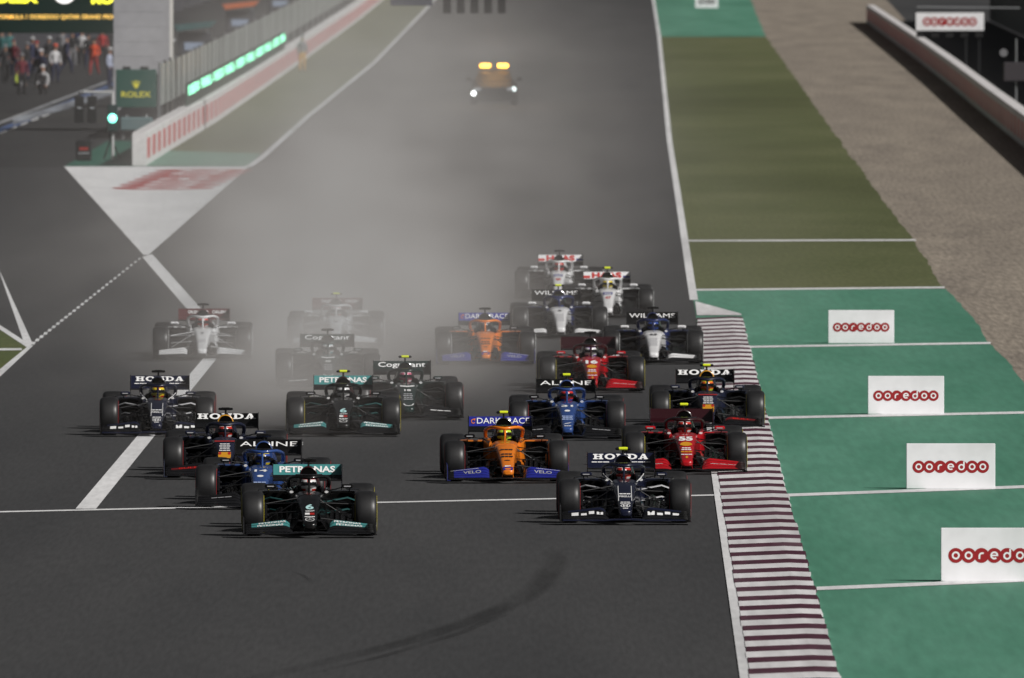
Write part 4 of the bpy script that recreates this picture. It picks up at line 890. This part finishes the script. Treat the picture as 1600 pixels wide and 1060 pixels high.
for i, f in enumerate(hm.f):
    c = sum((Vector(hm.v[k]) for k in f), Vector()) / len(f) - HC
    hm.m[i] = 1 if (c.z > .085 or (c.z < -.055 and abs(c.x) > .045) or (abs(c.x) < .028 and c.z > .02)) else 0
HELM = hm.mesh('helmet', True, 60, nm=2)
vz = MB(); secs = []
for z, k in ((-.028, 1.03), (-.01, 1.045), (.02, 1.045), (.042, 1.035)):
    rr = math.sqrt(max(0, 1 - (z / .13) ** 2)) ** .85 * k
    secs.append([(HC.x + .122 * rr * math.cos(a), HC.y + .150 * rr * math.sin(a), HC.z + z) for a in [math.pi + .35 + (math.pi - .7) * q / 16 for q in range(17)]])
vz.loft(secs, closed=False); VIS = vz.mesh('visor', True, 60)
stw = MB(); stw.tube([(.11 * math.cos(a), 1.08 + .01 * math.sin(a), .50 + .07 * math.sin(a)) for a in [2 * math.pi * k / 16 for k in range(17)]], .013, 6); stw.box((0, 1.075, .5), (.16, .025, .09), bev=.01)
CARPARTS.append(('steering_wheel', 'stw', None, stw.mesh('steering_wheel'), ['carbon'], None))
STRIPE = {'y': mat('yellow_sidewall', (.42, .36, .02), .6), 'r': mat('red_sidewall', (.26, .012, .015), .6), 'w': mat('white_sidewall', (.6, .6, .6), .6)}
VISM = mat('visor_dark', (.02, .02, .025), .12, .3)
def make_car(team, num, xf, yb, xr, tcam, tyre, label, helm, suit, dlabel):
    L = LIV[team]; a = G(xf, yb); s_ = (yb - YH) / HCAM
    bx = (xr - 800) / FPX * (a.y + 5.5)
    yaw = -math.atan2(bx - a.x, 5.55)
    loc = a + Matrix.Rotation(yaw, 3, 'Z') @ Vector((0, 1.08, 0))
    car = empty('racing_car', loc, yaw, label=label, category='racing car', group='racing cars on the track')
    ob = {}
    for name, key, par, me, mk, lc in CARPARTS:
        ms = [(NEON if tcam else BLKP) if k == 'tcam' else L[k] for k in mk]
        ob[key] = put(name, me, ms, ob[par] if par else car)
    for kind, x, y in (('f', .8425, 0), ('f', -.8425, 0), ('r', .7975, 3.65), ('r', -.7975, 3.65)):
        t, rm, st = WM[kind]
        w = put('wheel', t, TYRE, car, loc=(x, y, .335)); put('rim', rm, RIM, w); put('stripe', st[0], STRIPE[tyre], w); put('stripe', st[1], STRIPE[tyre], w)
    decorate(ob, team, num)
    d = put('person', DRV, [suit, DINK], None, loc=loc, rot=(0, 0, yaw), label=dlabel, category='person', group='drivers in the racing cars')
    h = put('helmet', HELM, [helm[0], helm[1]], d); put('visor', VIS, VISM, h)
    return car
def H(n, c): return mat('helmet_' + n, c, .25, 0, .5)
hW = H('white', (.7, .7, .7)); hR = H('red', (.5, .03, .02)); hY = H('yellow', (.7, .55, .03)); hN = H('neon', (.55, .75, .05)); hB = H('blue', (.03, .07, .3)); hD = H('dark', (.03, .03, .04)); hO = H('orange', (.75, .14, .02)); hT = H('teal', (.05, .3, .32)); hP = H('purple', (.20, .06, .35)); hPk = H('pink', (.55, .12, .2))
def S(n, c): return mat('suit_' + n, c, .8)
sK = S('black', (.015, .015, .018)); sN = S('navy', (.012, .018, .05)); sB = S('blue', (.02, .06, .25)); sO = S('orange', (.55, .14, .01)); sR = S('red', (.35, .01, .012)); sG = S('green', (.005, .03, .026)); sW = S('white', (.6, .6, .6))
CARS = [
 ('teal', '6', 484.3, 841.5, 480, 0, 'y', 'frontmost black racing car with teal rear wing, left of centre', (hW, hR), sK, 'driver with white and red helmet in the frontmost black car'),
 ('navy', '10', 977.5, 821, 970.5, 1, 'r', 'dark navy racing car in front at right with white slab lettering and yellow camera', (hR, hW), sN, 'driver with red helmet in the frontmost navy car at right'),
 ('blue', '14', 404, 797, 419.5, 0, 'r', 'blue racing car at left overlapped by the frontmost black car', (hB, hY), sB, 'driver with blue and yellow helmet in the left blue car'),
 ('bull', '33', 350.5, 750, 354, 0, 'r', 'navy racing car with yellow intake ring at left, behind the left blue car', (hR, hW), sN, 'driver with red and white helmet in the yellow ringed car at left'),
 ('orange', '4', 793.8, 756, 781.4, 1, 'r', 'nearer orange racing car with blue wings and yellow camera', (hN, hD), sO, 'driver with neon yellow helmet in the nearer orange car'),
 ('red', '55', 1073.4, 742, 1065, 1, 'y', 'red racing car numbered 55 beside the striped kerb', (hR, hW), sR, 'driver with red and white helmet in the red car numbered 55'),
 ('navy', '22', 244.5, 683, 249.6, 0, 'r', 'dark navy racing car farthest left with white slab lettering and black camera', (hY, hR), sN, 'driver with yellow helmet in the navy car farthest left'),
 ('teal', '77', 536.5, 683, 536, 1, 'y', 'dust veiled black racing car with teal wing and yellow camera, mid pack', (hW, hD), sK, 'driver with white helmet in the dust veiled black car with teal wing'),
 ('blue', '31', 887, 689, 884, 1, 'r', 'blue racing car with yellow camera in the middle of the right group', (hR, hB), sB, 'driver with red and blue helmet in the blue car at centre right'),
 ('bull', '11', 1107.5, 672, 1101.5, 1, 'y', 'navy racing car with yellow intake ring riding on the striped kerb', (hO, hN), sN, 'driver with orange and lime helmet in the car on the kerb'),
 ('green', '18', 639, 657, 627.7, 1, 'r', 'dark green racing car with yellow camera right of the dust veiled black car', (hPk, hW), sG, 'driver with pink and white helmet in the nearer dark green car'),
 ('green', '5', 513, 609, 511, 0, 'w', 'dark green racing car half lost in dust with black camera', (hW, hT), sG, 'driver with white and teal helmet in the dusty green car'),
 ('red', '16', 926, 614, 919, 0, 'y', 'red racing car numbered 16 behind the right blue car', (hW, hP), sR, 'driver with white and purple helmet in the red car numbered 16'),
 ('orange', '3', 759, 571.5, 756.6, 0, 'w', 'farther orange racing car with blue wings and black camera', (hD, hW), sO, 'driver with dark helmet in the farther orange car'),
 ('wblue', '63', 1021.5, 570, 1019, 0, 'w', 'white nosed dark blue racing car numbered 63 near the kerb', (hB, hD), sN, 'driver with blue helmet in the white nosed car numbered 63'),
 ('wblue', '6', 876.5, 530, 869, 1, 'w', 'white nosed dark blue racing car with yellow camera behind the red car', (hD, hB), sN, 'driver with dark helmet in the white nosed car with yellow camera'),
 ('white', '47', 950.5, 499, 948, 1, 'w', 'white racing car with red lettering and yellow camera near the back', (hY, hW), sW, 'driver with yellow helmet in the white car with yellow camera'),
 ('white', '9', 871.5, 469, 876, 0, 'w', 'rearmost white racing car with red lettering at the back of the field', (hR, hR), sW, 'driver with red helmet in the rearmost white car'),
 ('alfa', '7', 315.5, 564, 318.7, 0, 'w', 'white racing car with wine red wing at far left, in light dust', (hR, hW), sW, 'driver with red and white helmet in the wine winged car at left'),
 ('alfa', '99', 524, 545, 527, 1, 'w', 'white racing car with wine red wing almost hidden in thick dust', (hW, hR), sW, 'driver with white helmet in the car almost hidden in dust'),
]
for c in CARS: make_car(*c)
# ------------------------------------------------------------------ support car with amber lamps
def support_car():
    a = G(771.5, 165); root = empty('support_car', a, R(-.3), label='dark estate car with lit amber roof lamps following in the dust', category='car')
    body = mat('support_car_paint', (.008, .009, .009), .6, 0, 0)
    prof = [(0.00, .86, .70, .22), (.06, .92, .76, .18), (.5, .96, .90, .17), (1.1, .97, .98, .17), (1.5, .97, 1.0, .17), (3.9, .97, 1.02, .17), (4.5, .95, .98, .2), (4.75, .88, .85, .3)]
    m = MB().loft([sup(w, zt, zb, y, 4.2, 32) for y, w, zt, zb in dense(prof, 2)]); build('body', m, body, root)
    m = MB(); secs = []
    for y, w, zt in [(1.15, .78, 1.0), (1.6, .72, 1.24), (2.05, .66, 1.40), (2.8, .65, 1.44), (3.8, .64, 1.40), (4.4, .66, 1.20), (4.65, .70, .98)]:
        secs.append([(-w - .12, y, .96), (-w, y, zt - .06), (-w + .1, y, zt), (w - .1, y, zt), (w, y, zt - .06), (w + .12, y, .96)])
    m.loft(secs); build('cabin', m, body, root)
    glass = mat('car_glass', (.008, .009, .01), .5)
    m = MB().loft([[(-.80, 1.17, 1.025), (.80, 1.17, 1.025), (.80, 1.19, 1.035), (-.80, 1.19, 1.035)], [(-.60, 2.0, 1.40), (.60, 2.0, 1.40), (.60, 2.02, 1.405), (-.60, 2.02, 1.405)]]); build('windscreen', m, glass, root, smooth=False)
    for s_ in (-1, 1):
        m = MB(); m.box((s_ * 1.06, 1.5, 1.08), (.2, .12, .14), bev=.04); m.box((s_ * .95, 1.52, 1.03), (.1, .06, .05)); build('mirror', m, body, root)
        m = MB(); m.box((s_ * .70, .03, .66), (.34, .16, .15), bev=.05); hl = build('headlamp', m, mat('lamp_glass', (.4, .42, .45), .1), root)
        for y in (.85, 3.75):
            w = MB().revolve_x(tyre_prof(.25, .34, .22), 32); w.revolve_x([(-.11, .001), (-.11, .222), (.11, .222), (.11, .001)], 24, close=False); o = build('wheel', w, TYRE, root, loc=(s_ * .85, y, .34))
        m = MB(); m.box((s_ * .37, 2.3, 1.63), (.46, .25, .17), bev=.05); build('amber_lamp', m, mat('lit_amber_lamp', (.9, .6, .1), .4, emit=(1.0, .44, .04), es=8.0), root)
    m = MB(); m.loft([[(r * math.cos(q) - .84, yy, .50 + r * math.sin(q)) for q in [2 * math.pi * k / 16 for k in range(16)]] for yy, r in ((.02, .085), (-.03, .085), (-.05, .03))]); build('lit_lamp', m, mat('lit_head', (.9, .9, .9), .3, emit=(1, .98, .94), es=10), root)
    m = MB(); m.loft([[(r * math.cos(q) + .84, yy, .68 + r * math.sin(q)) for q in [2 * math.pi * k / 16 for k in range(16)]] for yy, r in ((.02, .09), (-.03, .09), (-.05, .03))]); build('lit_lamp', m, mat('lit_head_dim', (.9, .9, .9), .3, emit=(.85, 1, .97), es=2.0), root)
    m = MB(); m.box((0, 2.3, 1.52), (1.3, .16, .05), bev=.02); build('roof_bar', m, M_dark, root)
    m = MB(); m.box((0, -.005, .55), (.8, .06, .22), bev=.03); build('grille', m, M_black, root)
    m = MB(); m.box((0, .0, .27), (1.6, .14, .12), bev=.03); build('bumper', m, M_black, root)
    ld = bpy.data.lights.new('amber_glow', 'POINT'); ld.energy = 130; ld.specular_factor = 0; ld.color = (1, .48, .10); ld.shadow_soft_size = .3
    lo = bpy.data.objects.new('amber_glow', ld); COL.objects.link(lo); lo.parent = root; lo.location = (0, 2.2, 3.0)
support_car()

# ------------------------------------------------------------------ people in the pit lane and at the wall
PJ = {  # standing, walking and crouching figures, feet at z = 0, looking towards -y
 'stand': [(0, 0, .95, .15, .11), (0, -.01, 1.18, .15, .10), (0, 0, 1.40, .17, .10), (0, -.01, 1.52, .055), (0, -.03, 1.60, .085), (0, -.03, 1.72, .095), (-.21, 0, 1.40, .065), (-.27, .02, 1.13, .05), (-.25, -.12, .92, .04), (-.24, -.17, .86, .035), (.21, 0, 1.40, .065), (.27, .02, 1.13, .05), (.25, -.10, .92, .04), (.24, -.15, .86, .035), (-.11, 0, .88, .10), (-.12, -.02, .50, .075), (-.13, .02, .10, .05), (-.14, -.13, .05, .045), (.11, 0, .88, .10), (.13, -.02, .50, .075), (.15, .02, .10, .05), (.17, -.13, .05, .045)],
}
PB = [(0, 1), (1, 2), (2, 3), (3, 4), (4, 5), (2, 6), (6, 7), (7, 8), (8, 9), (2, 10), (10, 11), (11, 12), (12, 13), (0, 14), (14, 15), (15, 16), (16, 17), (0, 18), (18, 19), (19, 20), (20, 21)]
w_ = [list(j) for j in PJ['stand']]
w_[15][1] = -.20; w_[16][1] = -.22; w_[17][1] = -.36; w_[19][1] = .06; w_[20][1] = .32; w_[20][2] = .14; w_[21][1] = .22; w_[7][1] = .16; w_[8][1] = .08; w_[9][1] = .04; w_[12][1] = -.24; w_[12][2] = 1.0; w_[13][1] = -.31; w_[13][2] = 1.02
PJ['walk'] = [tuple(j) for j in w_]
c_ = [list(j) for j in PJ['stand']]
for i in range(0, 14): c_[i][2] -= .50
for i in range(2, 14): c_[i][1] -= .16
for i in (14, 18): c_[i][2] = .44; c_[i][1] = .05
for i in (15, 19): c_[i][1] = -.36; c_[i][2] = .48
for i in (16, 20): c_[i][1] = -.12; c_[i][2] = .10
for i in (17, 21): c_[i][1] = -.26
PJ['crouch'] = [tuple(j) for j in c_]
slots = [0, 0, 0, 2, 2, 0, 0, 0, 2, 0, 0, 0, 2, 1, 1, 1, 3, 1, 1, 1, 3]
PM = {k: paint_by_bone(skin_mesh('person_' + k, J, PB), J, PB, slots) for k, J in PJ.items()}
capm = MB(); secs = []
for i in range(1, 8):
    th = math.pi * .5 * i / 7; secs.append([(.112 * math.sin(th) * math.cos(a), .125 * math.sin(th) * math.sin(a), .10 * math.cos(th)) for a in [2 * math.pi * k / 16 for k in range(16)]])
capm.loft(secs); capm.loft([[(-.08, -.08, .0), (.08, -.08, .0), (.08, -.08, .012), (-.08, -.08, .012)], [(-.06, -.19, -.01), (.06, -.19, -.01), (.06, -.19, .0), (-.06, -.19, .0)]]); CAP = capm.mesh('cap', True, 60)
SKIN = mat('skin', (.35, .20, .14), .6); SHOE = mat('shoe', (.02, .02, .02), .6)
def C(n, c): return mat('cloth_' + n, c, .85)
cO = C('orange', (.55, .06, .015)); cR = C('red', (.26, .02, .02)); cM = C('maroon', (.10, .012, .02)); cN = C('navy', (.012, .016, .045)); cW = C('white', (.45, .45, .46)); cL = C('light_blue', (.32, .35, .45)); cK = C('black', (.014, .014, .016)); cT = C('teal', (.04, .13, .13)); cY = C('lime', (.45, .55, .08)); cA = C('amber', (.55, .30, .03)); cG = C('grey', (.16, .16, .17))  # tones darkened, the weaker light of the pit lane is put into the cloth
for (px, py, pose, top, leg, cap, rz, lab) in [
    (147, 120, 'walk', cO, cR, cK, -.3, 'person in bright orange and red overalls walking in the pit lane'),
    (171, 138, 'stand', cL, cN, cW, 1.2, 'person in pale blue shirt and navy trousers beside the gantry pillar'),
    (86, 131, 'stand', cW, cN, cO, .5, 'person in white top and navy trousers in the middle of the pit lane'),
    (65, 141, 'walk', cN, cK, cW, -.8, 'person all in navy beside the kneeling figure in the pit lane'),
    (34, 149, 'stand', cM, cK, cG, .4, 'person in maroon top nearest at left of the pit lane'),
    (27, 147, 'crouch', cY, cG, cW, .9, 'crouching person in lime vest beside the maroon figure'),
    (71, 149, 'crouch', cW, cK, cW, -.6, 'kneeling person in white on the pit lane'),
    (113, 107, 'stand', cK, cG, cG, .2, 'dark clothed person standing before the garages'),
    (15, 104, 'stand', cT, cK, cW, .1, 'person in teal top under the left part of the screen'),
    (3, 106, 'stand', cT, cG, cW, -.4, 'person in teal top at the very left edge'),
    (50, 118, 'stand', cN, cN, cW, .8, 'navy clothed person behind the middle of the pit lane crowd'),
    (128, 104, 'stand', cW, cK, cW, -.2, 'person in white top left of the orange overalls'),
    (98, 101, 'walk', cG, cK, cK, .3, 'grey clothed person far back before the garage lamps'),
    (160, 102, 'stand', cR, cK, cK, .2, 'person in red top behind the pale blue shirt'),
    (42, 128, 'stand', cK, cN, cG, 1.0, 'black clothed person right behind the maroon top'),
    (58, 126, 'walk', cN, cK, cR, -1.2, 'person with red cap between the two navy figures'),
    (76, 117, 'stand', cK, cK, cW, .7, 'black clothed person with white cap behind the white top'),
    (104, 116, 'walk', cN, cN, cN, 2.0, 'navy clothed person right of the white top'),
    (22, 122, 'stand', cM, cN, cM, -.5, 'maroon capped person behind the lime vest'),
    (8, 132, 'walk', cK, cK, cG, .3, 'black clothed person near the left edge'),
    (138, 110, 'stand', cK, cN, cK, .3, 'black clothed person just behind the orange overalls'),
    (120, 96, 'stand', cN, cK, cR, .6, 'navy clothed person with red cap far back in the pit lane'),
    (472, 114, 'stand', cG, cA, cG, .6, 'marshal in grey top and amber trousers beside the pit wall'),
    (283, 160, 'stand', cN, cN, cW, .4, 'navy clothed person behind the wall just right of the pillar'),
]:
    o = put('person', PM[pose], [top, leg, SKIN, SHOE], None, loc=G(px, py), rot=(0, 0, rz), label=lab, category='person', group='people in the pit lane')
    J = PJ[pose][5]; put('cap', CAP, cap, o, loc=(J[0], J[1], J[2] + .02))

# ------------------------------------------------------------------ dust thrown up by the field
def dust():
    x0, x1, y0, y1, zt = -22., 20., 292., 1000., 8.
    me = MB().box(((x0 + x1) / 2, (y0 + y1) / 2, zt / 2 + .02), (x1 - x0, y1 - y0, zt)).mesh('dust_cloud', False)
    m = bpy.data.materials.new('dust'); m.use_nodes = True; nt = m.node_tree; N = nt.nodes; L = nt.links
    N.remove(N['Principled BSDF']); out = N['Material Output']
    vol = N.new('ShaderNodeVolumeScatter'); vol.inputs['Color'].default_value = (.94, .885, .85, 1); vol.inputs['Anisotropy'].default_value = 0.0
    L.new(vol.outputs[0], out.inputs['Volume'])
    tc = N.new('ShaderNodeTexCoord'); sx = N.new('ShaderNodeSeparateXYZ'); L.new(tc.outputs['Object'], sx.inputs[0])
    def M(op, a, b_=None, c=None):
        n = N.new('ShaderNodeMath'); n.operation = op
        for i, q in enumerate((a, b_, c)):
            if q is None: continue
            if isinstance(q, (int, float)): n.inputs[i].default_value = q
            else: L.new(q, n.inputs[i])
        return n.outputs[0]
    def step(v, a, b_, lo=0., hi=1.):
        n = N.new('ShaderNodeMapRange'); n.interpolation_type = 'SMOOTHSTEP'
        n.inputs['From Min'].default_value = a; n.inputs['From Max'].default_value = b_; n.inputs['To Min'].default_value = lo; n.inputs['To Max'].default_value = hi
        L.new(v, n.inputs['Value']); return n.outputs[0]
    X, Y, Z = sx.outputs
    lat = M('SUBTRACT', X, M('MULTIPLY_ADD', Y, -.001, DUST['cx'] + .001 * 384))
    def gauss(sig): return M('EXPONENT', M('MULTIPLY', M('MULTIPLY', lat, lat), -1 / (2 * sig ** 2)))
    core = M('MULTIPLY', M('MULTIPLY', gauss(1.75), DUST['core']), M('MULTIPLY', step(Y, 312., 362.), step(Y, 388., 450., 1., 0.)))
    veil = M('MULTIPLY', M('MULTIPLY', gauss(DUST['sig']), DUST['veil']), M('MULTIPLY', step(Y, 312., 420.), step(Y, 480., 820., 1., .45)))
    hz = M('EXPONENT', M('MULTIPLY', Z, -1 / DUST['h']))
    mp = N.new('ShaderNodeMapping'); mp.inputs['Scale'].default_value = (.30, .030, .40); L.new(tc.outputs['Object'], mp.inputs['Vector'])
    nz = N.new('ShaderNodeTexNoise'); nz.inputs['Scale'].default_value = 1.0; nz.inputs['Detail'].default_value = 2.0; L.new(mp.outputs[0], nz.inputs['Vector'])
    wob = step(nz.outputs['Fac'], .32, .68, .20, 1.85)
    den = M('MULTIPLY', M('ADD', core, veil), M('MULTIPLY', hz, wob))
    L.new(den, vol.inputs['Density'])
    m.cycles.volume_step_rate = .28
    put('dust_cloud', me, m, None, kind='stuff', label='pale dust cloud hanging over the track behind the cars', category='dust')
DUST = dict(cx=-3.75, sig=4.6, core=.050, veil=.0066, h=2.6)
dust()
